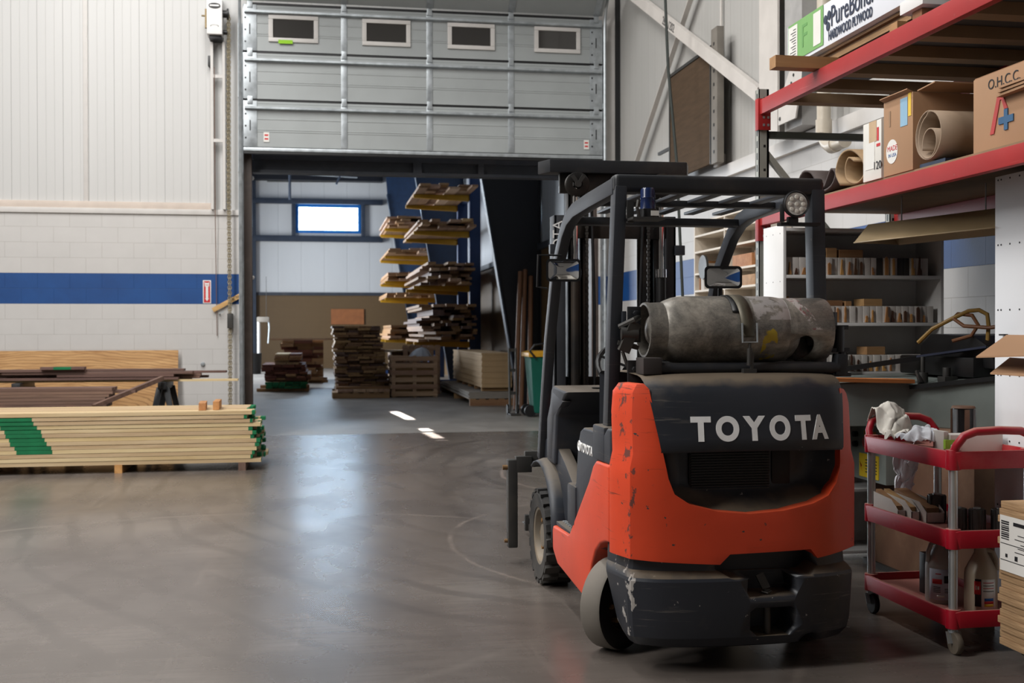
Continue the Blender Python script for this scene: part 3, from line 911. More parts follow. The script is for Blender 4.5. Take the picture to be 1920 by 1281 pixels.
hood = MB().sheet(rows).build('engine_hood', M_HULL, FK, sm=50)
# --- scoop and grille under the hood lip
def scoop(n=30, k=16):
    rows = []
    for j in range(k):
        tz = j/(k-1)
        r = []
        for i in range(n):
            tx = i/(n-1)
            x = 1.40+(2.262-1.40)*tx
            lip = .672+.075*abs((x-1.81)/.40)**3.2
            z = lip-.012+(.972-lip+.012)*tz
            a, b = lerp(xl, z)-.02, lerp(xr, z)+.02
            d = min(max(0, (x-a))/.13, max(0, (b-x))/.13, max(0, z-lip+.012)/.15, 1)
            r.append((x, Wc(x)+.02+.15*(1-(1-d)**2), z))
        rows.append(r)
    return rows
MB().sheet(scoop()).build('grille_scoop', M_HULL, FK, sm=60)
g = bx('grille', (1.585, 4.727, .752), (1.955, 4.74, .94), M_GRILLE, FK, .008)
mb = MB()
for k in range(15):
    z = .762+k*.0117
    mb.box((1.592, 4.718, z), (1.948, 4.728, z+.004))
mb.build('grille_fins', MAT['blackclean'], g)
bx('grille', (1.965, 4.729, .755), (2.05, 4.742, .938), M_GRILLE, FK, .006)
# --- lower ballast block
def ring(z, hw, yo, yside, side=.05):
    p = []
    n = 21
    x0, x1 = FX-hw+.012, FX+hw-.012
    for i in range(n):
        x = x0+(x1-x0)*i/(n-1)
        p.append((x, Wc(FX+(x-FX)*.515/hw)+yo, z))
    L, R = p[0], p[-1]
    return [(L[0]-side, L[1]+yside, z)] + [(L[0]-.012, L[1]+.02, z)] + p + [(R[0]+.012, R[1]+.02, z)] + [(R[0]+side, R[1]+yside, z)]
mb = MB()
secs = [ring(.54, .470, .06, .24), ring(.50, .485, .035, .23), ring(.435, .490, .035, .215), ring(.425, .500, .020, .21), ring(.408, .508, .0, .205), ring(.395, .510, -.006, .20),
        ring(.30, .506, -.004, .16, .04), ring(.20, .500, .0, .12, .03), ring(.155, .492, .006, .09, .02), ring(.115, .465, .03, .07, .02), ring(.10, .42, .07, .06, .02)]
G = []
for s_ in secs:
    s2 = s_+[(s_[-1][0], 5.2 if 0 else s_[-1][1]+.02, s_[-1][2]), (s_[0][0], s_[0][1]+.02, s_[0][2])]
    G.append([mb.v(p) for p in s2])
for A, B in zip(G[:-1], G[1:]):
    k = len(A)
    for i in range(k): mb.f([A[i], A[(i+1) % k], B[(i+1) % k], B[i]])
mb.f(G[0]); mb.f(G[-1][::-1])
low = mb.build('ballast', M_HULL, FK, sm=17)
cmb = MB()
cmb.prism([(1.788, .40), (1.815, .418), (1.985, .418), (2.012, .395), (2.018, .345), (2.008, .325), (1.795, .325), (1.785, .345)], 'y', 4.4, 4.72)
cmb.prism([(1.80, .262), (1.825, .278), (1.985, .278), (2.01, .262), (2.008, .185), (1.975, .155), (1.835, .155), (1.80, .185)], 'y', 4.4, 4.74)
cmb.prism([(1.655, .44), (1.71, .52), (2.08, .53), (2.125, .44), (2.08, .405), (1.72, .405)], 'y', 4.4, 4.74)
cmb.cyl((2.085, 4.4, .105), (2.085, 4.75, .105), .052, n=20)
cut(low, cmb)
for v_ in low.data.polygons: v_.use_smooth = True
pin = MB().cyl((1.895, 4.615, .15), (1.895, 4.615, .345), .016, n=12).build('tow_pin', MAT['iron'], FK)
MB().bar((1.895, 4.62, .345), (1.87, 4.64, .405), .035, .014, (0, 1, 0)).tube([(1.91, 4.60, .338), (1.885, 4.585, .334), (1.865, 4.60, .338)], .004, 6).build('pin_handle', MAT['iron'], pin)
# --- lettering on the hood
for i, (ch, xc, wch) in enumerate(zip('TOYOTA', (1.588, 1.703, 1.822, 1.937, 2.045, 2.125), (.088, .102, .100, .094, .075, .082))):
    yy = Wc(xc)+.008
    tx = text('hood_letter', ch, M_WHITEL, .136, frame((xc, yy, 1.032), (1, (Wc(xc+.03)-Wc(xc-.03))/.06, 0), (0, .17, 1)), FK, .004, bold=.0065)
    xs = [v.co.x for v in tx.data.vertices]
    c0 = (min(xs)+max(xs))/2; k = wch/(max(xs)-min(xs))
    for v in tx.data.vertices: v.co.x = xc-FX+(v.co.x-c0)*k
# --- orange flanks
side = [(4.83, .862), (5.07, .856), (5.12, .83), (5.20, .75), (5.62, .43), (5.66, .415), (6.03, .40), (6.05, .37), (6.04, .27), (5.92, .212), (5.25, .172), (5.21, .26), (5.16, .36), (5.09, .44), (5.0, .49), (4.91, .515), (4.83, .525)]
for s_ in (-1, 1):
    xa = FX+s_*.545; xb = FX+s_*.47
    MB().prism(side, 'x', xa, xb).build('side_panel', M_ORANGE, FK, bev=.012, seg=3)
    step = bx('step', (FX+s_*.53, 5.66, .405), (FX+s_*.36, 6.02, .425), M_BODY, FK, .004)
    mb = MB()
    for i in range(7):
        for j in range(3):
            mb.box((FX+s_*(.38+j*.05), 5.69+i*.046, .425), (FX+s_*(.40+j*.05), 5.715+i*.046, .431))
    mb.build('step_tread', MAT['steel'], step)
    # dark hood flank, foot box, cowl
    MB().prism([(4.84, .86), (5.07, .858), (5.62, .44), (5.66, .60), (5.52, .70), (5.47, .90), (5.42, .965), (5.36, .985), (4.95, .99), (4.9, 1.02), (4.84, 1.02)], 'x', FX+s_*.535, FX+s_*.38).build('hood_flank', M_BODY, FK, bev=.012, seg=3)
    bx('step_box', (FX+s_*.545, 5.50, .47), (FX+s_*.42, 5.68, .68), M_BODY, FK, .015) if s_ < 0 else None
    cowl = [(6.78, .70), (6.72, .78), (6.5, .84), (6.36, .835), (6.05, .72), (5.66, .545), (5.66, .42), (6.08, .42), (6.12, .50), (6.22, .585), (6.38, .645), (6.60, .655), (6.75, .64)]
    MB().prism(cowl, 'x', FX+s_*.47, FX+s_*.40).build('cowl', M_BODY, FK, bev=.008)
    # curved fender above the front tyre
    arc = []
    for k in range(11):
        a = math.radians(-5+k*12.5)
        arc.append((6.47-.40*math.cos(a), .33+.365*math.sin(a)))
    mb = MB(); rows = []
    for (y, z), in zip(arc): rows.append([(FX+s_*.545, y, z), (FX+s_*.50, y+.004, z+.014), (FX+s_*.40, y+.004, z+.014)])
    mb.sheet(rows); mb.build('fender', M_BODY, FK, solid=.012)
    # tyres
    def tyre(name, c, ax, R_, wd, lugs, rim, mt):
        ax = Vector(ax)
        prof = [(rim, -wd*.46), (R_*.90, -wd*.5), (R_*.97, -wd*.46), (R_, -wd*.36), (R_, wd*.36), (R_*.97, wd*.46), (R_*.90, wd*.5), (rim, wd*.46), (rim, -wd*.46)]
        if lugs: prof = [(r_ if r_ < R_*.92 else r_*.945, t_) for r_, t_ in prof]
        o = MB().lathe(prof, c, ax, 40).build(name, mt, FK, sm=40)
        if lugs:
            mb = MB(); q = ax.to_track_quat('Z', 'Y')
            for i in range(lugs):
                for h in (-1, 1):
                    a = 2*PI*(i+(.5 if h > 0 else 0))/lugs
                    Mt = Matrix.Translation(Vector(c)) @ q.to_matrix().to_4x4() @ Matrix.Rotation(a, 4, 'Z')
                    mb.M = Mt
                    w0, w1 = (.0, wd*.5) if h > 0 else (-wd*.5, .0)
                    t0 = R_*2*PI/lugs*.30
                    V = []
                    for r_, kk in ((R_*.93, 1.0), (R_, .82)):
                        for yy, ww in ((-t0*kk, w0), (t0*kk, w0), (t0*kk+.012*h, w1), (-t0*kk+.012*h, w1)):
                            V.append(mb.v((r_, yy, ww)))
                    for qd in ((3,2,1,0),(4,5,6,7),(0,1,5,4),(1,2,6,5),(2,3,7,6),(3,0,4,7)): mb.f([V[z_] for z_ in qd])
            mb.M = None
            mb.build('tread_lugs', mt, o)
        return o
    wc = (FX+s_*.465, 6.45, .27)
    w_ = tyre('tire', wc, (1, 0, 0), .272, .17, 20, .165, M_TIRE)
    mb = MB(); mb.lathe([(.168, -.05), (.165, -.075), (.15, -.07), (.135, -.02), (.07, -.02), (.065, -.055), (0, -.06)], wc, (-s_, 0, 0) if 0 else (1, 0, 0), 32) if s_ < 0 else mb.lathe([(.168, .05), (.165, .075), (.15, .07), (.135, .02), (.07, .02), (.065, .055), (0, .06)], wc, (1, 0, 0), 32)
    rim = mb.build('rim', pm('dusty_rim', srgb(120, 116, 108), .6, .3, dust=srgb(150, 120, 80), damt=.6), FK)
    mb = MB()
    for k in range(7):
        a = 2*PI*k/7
        p = Vector((wc[0]+s_*.02, wc[1]+.10*math.cos(a), wc[2]+.10*math.sin(a)))
        MB().cyl(p, p+Vector((s_*.028, 0, 0)), .013, n=6).build('wheel_nut', M_NUT, rim)
    n = Vector((.633, -.774, 0))
    wr = (FX+s_*.455, 5.05, .207)
    w_ = tyre('tire', wr, n, .207, .115, 0, .125, pm('worn_grey_rubber', srgb(112, 106, 98), .8, var=.12) if s_ < 0 else M_TIRE)
    bmm = bmesh.new(); bmm.from_mesh(w_.data)
    w_.data.materials.append(MAT['blackclean'])
    for fa in bmm.faces:
        if abs(fa.normal.dot(n)) > .75: fa.material_index = 1
    bmm.to_mesh(w_.data); bmm.free()
    rim = MB().lathe([(.126, .04), (.115, .045), (.105, .01), (.05, .01), (.045, .045), (0, .05)], wr, n, 28).build('rim', pm('rusty_rim', srgb(70, 54, 44), .75, .2), FK)
    q = n.to_track_quat('Z', 'Y'); mb = MB()
    for k in range(6):
        p = Vector(wr)+q @ Vector((.078*math.cos(k*PI/3), .078*math.sin(k*PI/3), .008))
        MB().cyl(p, p+n*.03, .012, n=6).build('wheel_nut', M_NUT, rim)
# --- chassis core, floor, dash
MB().prism([(4.80, .30), (4.80, .95), (5.35, .95), (5.42, .70), (6.3, .70), (6.35, .3), (6.0, .18), (5.2, .18)], 'x', FX-.36, FX+.36).build('chassis', MAT['black'], FK)
fm = bx('floor_mat', (FX-.40, 5.50, .70), (FX+.40, 6.30, .715), pm('ribbed_mat', srgb(66, 58, 50), .8, var=.3, scale=9), FK)
mb = MB()
for k in range(9): mb.box((FX-.38, 5.54+k*.08, .715), (FX+.38, 5.57+k*.08, .722))
mb.build('mat_ribs', pm('mat_rib', srgb(54, 48, 42), .8), fm)
dash = MB().prism([(6.0, 1.10), (5.93, 1.125), (6.28, 1.145), (6.34, 1.12), (6.46, .86), (6.46, .70), (6.26, .70), (6.2, .98)], 'x', FX-.49, FX+.49).build('dashboard', M_BODY, FK, bev=.015, seg=3)
MB().prism([(6.02, 1.07), (6.30, 1.11), (6.45, .95), (6.47, .72), (6.33, .72), (6.27, .97)], 'x', FX-.492, FX-.44).build('dash_side', M_BODY, FK, bev=.01)
MB().lathe([(.03, 0), (.032, .004), (0, .005)], (1.52, 6.10, 1.137), (0, 0, 1), 16).build('cup_recess', MAT['blackclean'], dash)
mb = MB(); mb.cyl((1.62, 6.2, .72), (1.62, 6.05, .86), .02).box((1.57, 5.98, .84), (1.67, 6.02, .90)).build('pedal', MAT['iron'], FK)
MB().cyl((1.62, 6.15, 1.08), (1.62, 5.84, 1.24), .028).build('steering_column', MAT['blackclean'], FK)
q = Vector((0, -.72, .7)).to_track_quat('Z', 'Y')
mb = MB(); cc = Vector((1.62, 5.82, 1.26))
mb.tube([cc+q @ Vector((.165*math.cos(2*PI*i/24), .165*math.sin(2*PI*i/24), 0)) for i in range(24)], .014, 8, closed=True)
for a in (.5, 2.6, 4.7): mb.bar(cc, cc+q @ Vector((.165*math.cos(a), .165*math.sin(a), 0)), .025, .012)
mb.build('steering_wheel', MAT['blackclean'], FK)
mb = MB()
for k in range(3): mb.cyl((1.92+k*.07, 6.1, 1.12), (1.92+k*.07, 6.0, 1.32), .008).cyl((1.92+k*.07, 6.0, 1.32), (1.92+k*.07, 5.99, 1.35), .018, .014)
mb.build('control_levers', MAT['blackclean'], FK)
mb = MB(); mb.prism([(5.20, 1.0), (5.20, 1.10), (5.55, 1.13), (5.62, 1.10), (5.60, 1.0)], 'x', 1.56, 2.04)
mb.build('seat_cushion', MAT['blackclean'], FK, .03, 3)
MB().prism([(5.13, 1.08), (5.10, 1.42), (5.15, 1.46), (5.21, 1.44), (5.26, 1.10)], 'x', 1.58, 2.02).build('seat_back', MAT['blackclean'], FK, .03, 3)
# --- overhead guard
def leg(pts, wx, wy, nm, mt=M_FRAME):
    mb = MB(); rows = []
    R = []
    for i, p in enumerate(pts):
        p = Vector(p)
        a, b = Vector(pts[max(0, i-1)]), Vector(pts[min(len(pts)-1, i+1)])
        d = (b-a).normalized()
        nrm = Vector((1, 0, 0)).cross(d).normalized()
        sdx = Vector((1, 0, 0))
        R.append([mb.v(p+sdx*(sx*wx/2)+nrm*(sy*wy/2)) for sx, sy in ((-1,-1),(1,-1),(1,1),(-1,1))])
    for A, B in zip(R[:-1], R[1:]):
        for j in range(4): mb.f([A[j], A[(j+1) % 4], B[(j+1) % 4], B[j]])
    mb.f(R[0]); mb.f(R[-1][::-1])
    return mb.build(nm, mt, FK, bev=.008, seg=2)
leg([(1.318, 5.06, .86), (1.322, 5.0, 1.45), (1.330, 4.93, 2.10)], .055, .085, 'guard_pillar')
leg([(2.325, 5.06, .98), (2.30, 5.0, 1.45), (2.255, 4.93, 2.10)], .065, .085, 'guard_pillar')
def arc_side(x, dz=0):
    return [(x, 6.67, .69), (x, 6.57, 1.04), (x, 6.45, 1.40), (x, 6.27, 1.76), (x, 6.12, 1.90), (x, 6.02, 1.985), (x, 5.90, 2.045), (x, 5.74, 2.075), (x, 5.40, 2.088), (x, 4.93, 2.098)]
leg(arc_side(1.325), .055, .075, 'guard_pillar')
leg(arc_side(2.275), .055, .075, 'guard_pillar')
mb = MB(); mb.box((1.30, 4.89, 2.068), (2.285, 4.985, 2.148))
mb.build('guard_crossbar', MAT['black'], FK, .022, 3)
bx('guard_crossbar', (1.35, 5.86, 2.015), (2.25, 5.96, 2.055), MAT['black'], FK, .008)
bx('guard_crossbar', (1.35, 5.36, 2.06), (2.25, 5.42, 2.09), MAT['black'], FK, .006)
for k in range(5):
    x = 1.47+k*.16
    bx('guard_slat', (x, 4.98, 2.075), (x+.055, 5.90, 2.09), M_FRAME, FK, .003)
# plates bolted on the rear pillars
bx('pillar_plate', (1.345, 4.935, 1.39), (1.365, 4.99, 1.54), M_FRAME, FK, .003)
bx('pillar_foot', (1.262, 4.95, .86), (1.36, 5.16, 1.02), M_BODY, FK, .012)
mb = MB(); mb.box((1.365, 4.915, 1.40), (1.425, 4.93, 1.56)).cyl((1.40, 4.915, 1.53), (1.40, 4.895, 1.53), .014, n=6)
mb.build('hinge_plate', MAT['black'], FK, .003)
mb = MB(); mb.box((1.365, 4.915, 1.15), (1.43, 4.93, 1.32)).cyl((1.395, 4.915, 1.28), (1.395, 4.895, 1.28), .014, n=6)
mb.build('hinge_plate', MAT['black'], FK, .003)
# --- lamps, mirrors
wl = MB().lathe([(0, .03), (.045, .025), (.058, 0), (.060, -.02), (.055, -.024), (.052, -.018), (0, -.018)], (2.118, 4.835, 2.018), (0, 1, -.05), 32).build('work_lamp', MAT['blackclean'], FK)
t = NT('lamp_lens'); t.out((.62, .60, .56), .15); t.b.inputs['Coat Weight'].default_value = .6
MB().lathe([(0, -.021), (.051, -.0205), (.052, -.017)], (2.118, 4.835, 2.018), (0, 1, -.05), 28).build('lens', t.m, wl)
mb = MB()
for k in range(9):
    a = 2*PI*k/8; r_ = .032 if k < 8 else 0
    c = Vector((2.118+r_*math.cos(a), 4.8135, 2.018+r_*math.sin(a)))
    mb.lathe([(.0105, 0), (.009, .003), (0, .0045)], c, (0, -1, .05), 10)
mb.build('led', pm('led_dome', (.78, .74, .66), .25, var=.05), wl)
mb = MB(); mb.box((2.095, 4.845, 1.93), (2.141, 4.875, 1.965)).box((2.06, 4.85, 1.925), (2.25, 4.90, 1.94)).bar((2.065, 4.85, 1.94), (2.062, 4.845, 2.02), .02, .012)
mb.build('lamp_bracket', MAT['blackclean'], FK, .003)
bc = MB().lathe([(.036, 0), (.036, .035), (.033, .04), (.032, .080), (.034, .085), (.032, .09), (.032, .118), (.027, .128), (0, .131)], (1.434, 4.835, 1.950), (0, 0, 1), 24)
bc = bc.build('beacon', pm('blue_lens', srgb(24, 38, 76), .25, var=.1), FK)
MB().lathe([(.0385, 0), (.0385, .036), (.033, .038)], (1.434, 4.835, 1.949), (0, 0, 1), 24).build('beacon_base', MAT['blackclean'], bc)
bx('beacon_label', (1.436, 4.792, 1.954), (1.472, 4.7945, 1.976), MAT['paper'], bc)
mb = MB(); mb.box((1.355, 4.79, 1.938), (1.50, 4.90, 1.9485)).box((1.355, 4.885, 1.93), (1.385, 4.90, 2.03)).tube([(1.385, 4.80, 1.95), (1.372, 4.79, 1.99), (1.38, 4.80, 2.02)], .007, 6)
mb.build('beacon_shelf', MAT['iron'], FK, 0)
t = NT('mirror_glass'); t.out((.86, .87, .88), .03, 1.0); M_MIR = t.m
def mirror(cx, cy, cz, wd, ht, nrm):
    n_ = Vector(nrm).normalized(); r_ = Vector((0, 0, 1)).cross(n_).normalized(); u_ = n_.cross(r_)
    def rr(w2, h2, rad):
        p = []
        for (sx, sy), a0 in (((1, 1), 0), ((-1, 1), 90), ((-1, -1), 180), ((1, -1), 270)):
            for k in range(5):
                a = math.radians(a0+k*22.5)
                p.append((sx*(w2-rad)+rad*math.cos(a), sy*(h2-rad)+rad*math.sin(a)))
        return p
    c = Vector((cx, cy, cz))
    mb = MB(); a = rr(wd/2, ht/2, .022); b = rr(wd/2-.012, ht/2-.012, .016)
    F1 = [mb.v(c+r_*x+u_*y) for x, y in a]; F2 = [mb.v(c+r_*x*.8+u_*y*.8-n_*.04) for x, y in a]
    for i in range(len(a)): mb.f([F1[i], F1[(i+1) % len(a)], F2[(i+1) % len(a)], F2[i]])
    mb.f(F1); mb.f(F2[::-1])
    o = mb.build('mirror', MAT['blackclean'], FK)
    mb = MB(); k = 5
    ring0 = [mb.v(c+r_*x+u_*y+n_*.002) for x, y in b]
    cv = mb.v(c+n_*.006)
    mids = [mb.v(c+r_*x*.6+u_*y*.6+n_*.005) for x, y in b]
    for i in range(len(b)):
        j = (i+1) % len(b)
        mb.f([ring0[i], ring0[j], mids[j], mids[i]]); mb.f([mids[i], mids[j], cv])
    mb.build('mirror_glass', M_MIR, o)
    return o
mirror(1.305, 5.98, 1.778, .19, .122, (-.02, -1, -.02))
mirror(1.99, 5.40, 1.717, .19, .112, (-.10, -1, .0))
mb = MB(); mb.tube([(1.30, 6.02, 1.86), (1.17, 6.0, 1.86), (1.165, 6.0, 1.69), (1.22, 6.0, 1.68)], .006, 6).tube([(1.31, 6.25, 1.78), (1.33, 6.1, 1.76), (1.31, 6.02, 1.76)], .010, 6)
mb.build('mirror_arm', MAT['blackclean'], FK)
mb = MB(); mb.tube([(1.99, 5.44, 1.70), (1.985, 5.44, 1.60), (1.99, 5.40, 1.25)], .012, 6)
mb.build('mirror_arm', MAT['blackclean'], FK)
# --- gas bottle and its cradle
def tankmat():
    t = NT('scuffed_aluminium')
    v = t.mapping()
    n1 = t.noise(v, 6, 8, .7, .4); n2 = t.noise(t.mapping((2, 8, 8)), 9, 6, .7)
    vo = t.n('TexVoronoi', feature='DISTANCE_TO_EDGE'); vo.inputs['Scale'].default_value = 60
    t.l(v, vo.inputs['Vector'])
    c_ = t.ramp(n1, (.3, srgb(84, 81, 78)), (.5, srgb(132, 127, 119)), (.68, srgb(180, 172, 160)))
    c_ = t.mix(t.ramp(n2, (.55, 0), (.75, .5)), c_, srgb(62, 58, 56))
    cr = t.math('MULTIPLY', t.ramp(vo.outputs[0], (.0, .5), (.07, 0)), t.ramp(n1, (.35, 1), (.6, .1)))
    c_ = t.mix(cr, c_, srgb(48, 46, 44))
    # flaked white and yellow paint remains
    pn = t.noise(t.mapping(loc=(3, 3, 3)), 16, 5, .6)
    sp = t.sep(v)
    px = t.math('MULTIPLY', t.math('GREATER_THAN', sp[0], .10), t.math('LESS_THAN', sp[0], .27))
    pz = t.math('GREATER_THAN', sp[2], 1.50)
    wm = t.math('MULTIPLY', t.math('MULTIPLY', px, pz), t.ramp(pn, (.42, 0), (.5, .85)))
    c_ = t.mix(wm, c_, srgb(188, 182, 180))
    px = t.math('MULTIPLY', t.math('GREATER_THAN', sp[0], .135), t.math('LESS_THAN', sp[0], .205))
    pz = t.math('LESS_THAN', sp[2], 1.47)
    ym = t.math('MULTIPLY', t.math('MULTIPLY', px, pz), t.ramp(pn, (.49, 0), (.53, .9)))
    c_ = t.mix(ym, c_, srgb(190, 164, 40))
    # torn label remains running slantwise down the collar
    dl_ = t.math('ABSOLUTE', t.math('ADD', t.math('SUBTRACT', sp[0], .325), t.math('MULTIPLY', t.math('SUBTRACT', sp[2], 1.565), .62)))
    lm = t.math('MULTIPLY', t.math('LESS_THAN', dl_, .022), t.math('MULTIPLY', t.math('GREATER_THAN', sp[2], 1.455), t.math('LESS_THAN', sp[1], -.16)))
    lm = t.math('MULTIPLY', lm, t.ramp(t.noise(t.mapping(loc=(5, 1, 2)), 30, 5, .7), (.46, 0), (.52, .9)))
    c_ = t.mix(lm, c_, t.mix(t.ramp(t.noise(t.mapping(), 22, 2), (.6, 0), (.66, 1)), srgb(206, 198, 194), srgb(150, 84, 92)))
    t.bump(n1, .15, .004)
    return t.out(c_, t.math('MULTIPLY_ADD', n1, .3, .26), .35)
M_TANK = tankmat()
TY, TZ, TR = 4.90, 1.455, .152
tk = MB().lathe([(0, .01), (.05, .02), (.09, .05), (.118, .07), (.132, .095), (.144, .125), (.150, .16), (TR, .20), (TR, .56), (.150, .60), (.143, .64), (.128, .675), (.10, .70), (0, .71)], (1.432, TY, TZ), (1, 0, 0), 48).build('gas_bottle', M_TANK, FK, sm=50)
MB().lathe([(.112, .0), (.122, .0), (.125, .01), (.122, .03), (.124, .09), (.116, .09), (.112, .02)], (1.432, TY, TZ), (1, 0, 0), 48, closed=True).build('foot_ring', M_TANK, tk)
col_ = MB().lathe([(.138, .615), (.144, .615), (.145, .83), (.141, .845), (.136, .84), (.134, .62)], (1.432, TY, TZ), (1, 0, 0), 64, closed=True).build('collar', M_TANK, tk)
cm_ = MB()
cm_.prism([(1.432+.695+.055*math.cos(a)*(1 if math.cos(a) > 0 else 1.0)+.014*math.sin(a), TZ-.088+.062*math.sin(a)) for a in [2*PI*i/24 for i in range(24)]], 'y', 4.6, 4.9)
cut(col_, cm_)
MB().cyl((2.13, TY, TZ), (2.24, TY, TZ), .04, n=16).cyl((2.2, TY, TZ), (2.2, TY-.06, TZ-.06), .018, n=10).build('valve', MAT['iron'], tk)
# strap
M_STRAP = pm('olive_strap', srgb(98, 92, 78), .5, .4, var=.15, scale=14)
def band(xc, w0, a0, a1, r_, xs=0):
    A, B = [], []
    for i in range(25):
        a = math.radians(a0+(a1-a0)*i/24)
        x = xc+xs*i/24
        A.append((x-w0/2, TY+r_*math.cos(a), TZ+r_*math.sin(a))); B.append((x+w0/2, TY+r_*math.cos(a), TZ+r_*math.sin(a)))
    return [A, B]
st = MB().sheet(band(1.845, .056, 95, 192, TR+.004, .02)).build('strap', M_STRAP, FK, solid=.006)
MB().sheet(band(1.825, .05, 40, 150, TR+.003)).build('rubber_pad', MAT['blackclean'], FK, solid=.005)
MB().sheet(band(1.845, .05, -60, 95, TR+.004)).build('strap', MAT['black'], FK, solid=.006)
yb = TY-TR-.012
mb = MB(); mb.tube([(1.832, yb, 1.485), (1.832, yb-.004, 1.40), (1.90, yb-.004, 1.40), (1.90, yb, 1.485)], .005, 8)
mb.build('buckle', MAT['steel'], st)
mb = MB(); mb.cyl((1.866, yb-.002, 1.40), (1.866, yb+.0, 1.365), .006).cyl((1.866, yb, 1.375), (1.866, yb+.004, 1.30), .012, n=10).bar((1.878, yb-.004, 1.355), (1.874, yb-.002, 1.275), .012, .008, (0, 1, 0)).box((1.835, yb-.01, 1.255), (1.895, yb+.03, 1.285))
mb.build('latch', MAT['iron'], FK)
mb = MB(); mb.cyl((1.47, 4.78, 1.285), (2.30, 4.78, 1.285), .026, n=16).cyl((1.47, 5.02, 1.285), (2.30, 5.02, 1.285), .026, n=16).box((1.52, 4.78, 1.27), (1.56, 5.02, 1.30)).box((2.02, 4.78, 1.27), (2.06, 5.02, 1.30))
mb.build('bottle_cradle', MAT['black'], FK)
bx('cradle_block', (1.385, 4.74, 1.262), (1.47, 4.86, 1.335), pm('rubber_block', srgb(54, 48, 46), .8), FK, .006)
mb = MB(); mb.bar((2.305, 4.79, 1.25), (2.315, 4.79, 1.345), .05, .06, (0, 1, 0)).box((2.27, 4.77, 1.245), (2.36, 4.99, 1.262))
mb.build('cradle_post', MAT['black'], FK, .005)
mb = MB(); mb.cyl((2.30, 4.87, 1.40), (2.30, 4.87, 1.535), .035, n=12).cyl((2.335, 4.85, 1.355), (2.335, 4.85, 1.47), .028, n=12).box((2.26, 4.83, 1.455), (2.375, 4.90, 1.475)).box((2.26, 4.83, 1.352), (2.38, 4.90, 1.372)).cyl((2.345, 4.84, 1.34), (2.345, 4.84, 1.352), .016, n=6)
mb.build('swing_hinge', MAT['black'], FK, .002)
mb = MB(); mb.cyl((1.33, 4.90, 1.44), (1.405, 4.89, 1.44), .03, n=12).bar((1.34, 4.90, 1.36), (1.39, 4.88, 1.49), .05, .035, (0, 1, 0)).tube([(1.33, 4.92, 1.47), (1.38, 4.86, 1.50), (1.41, 4.90, 1.51)], .014, 8).bar((1.32, 4.92, 1.40), (1.41, 4.90, 1.375), .03, .02).tube([(1.35, 4.95, 1.36), (1.38, 4.95, 1.27), (1.44, 5.0, 1.24)], .008, 6)
mb.build('regulator', MAT['iron'], FK)
# --- mast, carriage and forks
def channel(x, sgn, y0, z0, z1, mt, nm, wd=.05, dp=.12):
    mb = MB(); a = .016
    mb.box((x, y0, z0), (x+sgn*a, y0+dp, z1)).box((x, y0, z0), (x+sgn*wd, y0+a, z1)).box((x, y0+dp-a, z0), (x+sgn*wd, y0+dp, z1))
    return mb.build(nm, mt, FK, .003)
for s_ in (-1, 1):
    xo = FX+.02+s_*.385
    channel(xo-.008, -s_, 6.80, .10, 2.16, M_MASTL, 'mast_rail', .07, .15)
    channel(xo-s_*.085, -s_, 6.82, .12, 2.42, M_MAST, 'mast_rail', .06, .13)
    channel(xo-s_*.165, -s_, 6.84, .14, 2.44, M_MAST, 'mast_rail', .05, .12)
    cy = MB().cyl((xo-s_*.115, 6.76, .12), (xo-s_*.115, 6.76, 1.80), .030, n=16).build('lift_cylinder', M_MAST, FK)
    MB().cyl((xo-s_*.115, 6.76, 1.80), (xo-s_*.115, 6.76, 2.36), .016, n=12).cyl((xo-s_*.115, 6.76, 1.78), (xo-s_*.115, 6.76, 1.83), .036, n=14).build('piston_rod', MAT['chrome'], cy)
    pl = MB().lathe([(.03, -.02), (.068, -.02), (.074, -.016), (.062, -.006), (.062, .006), (.074, .016), (.068, .02), (.03, .02)], (xo-s_*.12, 6.74, 2.34), (0, 1, 0), 28, closed=True).build('chain_pulley', M_MAST, FK)
    mb = MB(); mb.cyl((xo-s_*.12, 6.70, 2.34), (xo-s_*.12, 6.78, 2.34), .02).bar((xo-s_*.12-.035, 6.71, 2.39), (xo-s_*.12, 6.71, 2.34), .022, .012, (0, 1, 0)).bar((xo-s_*.12+.035, 6.71, 2.39), (xo-s_*.12, 6.71, 2.34), .022, .012, (0, 1, 0))
    mb.build('pulley_yoke', MAT['iron'], pl)
    mb = MB()
    for k in range(110):
        z = .32+k*.0185
        xx = xo-s_*.19
        if k % 2: mb.box((xx-.010, 6.775, z), (xx+.010, 6.787, z+.015))
        else: mb.box((xx-.006, 6.773, z), (xx+.006, 6.789, z+.017))
    mb.build('lift_chain', MAT['iron'], FK)
    MB().tube([(xo-s_*.24, 6.80, .3), (xo-s_*.24, 6.79, 1.6), (xo-s_*.22, 6.78, 2.28)], .010, 8).build('hydraulic_hose', MAT['blackclean'], FK)
    MB().bar((xo-s_*.05, 6.78, .78), (xo-s_*.08, 6.3, .66), .06, .06).build('tilt_cylinder', M_MAST, FK)
    MB().bar((xo+s_*.01, 6.79, 1.92), (xo+s_*.01, 6.79, 1.98), .06, .05, (0, 1, 0)).build('rail_lug', M_FRAME, FK, .003)
for z, h, y0 in ((2.02, .085, 6.80), (1.10, .07, 6.86), (.30, .12, 6.84)):
    bx('mast_crossmember', (FX-.30, y0, z), (FX+.34, y0+.03, z+h), M_MAST, FK, .004)
mb = MB(); mb.prism([(FX-.45, 6.93), (FX-.40, 6.80), (FX+.47, 6.80), (FX+.52, 6.93)], 'z', 2.42, 2.50)
mb.build('mast_plate', MAT['black'], FK, .006)
bx('mast_tie', (FX-.33, 6.84, 2.30), (FX+.36, 6.88, 2.42), M_MAST, FK, .004)
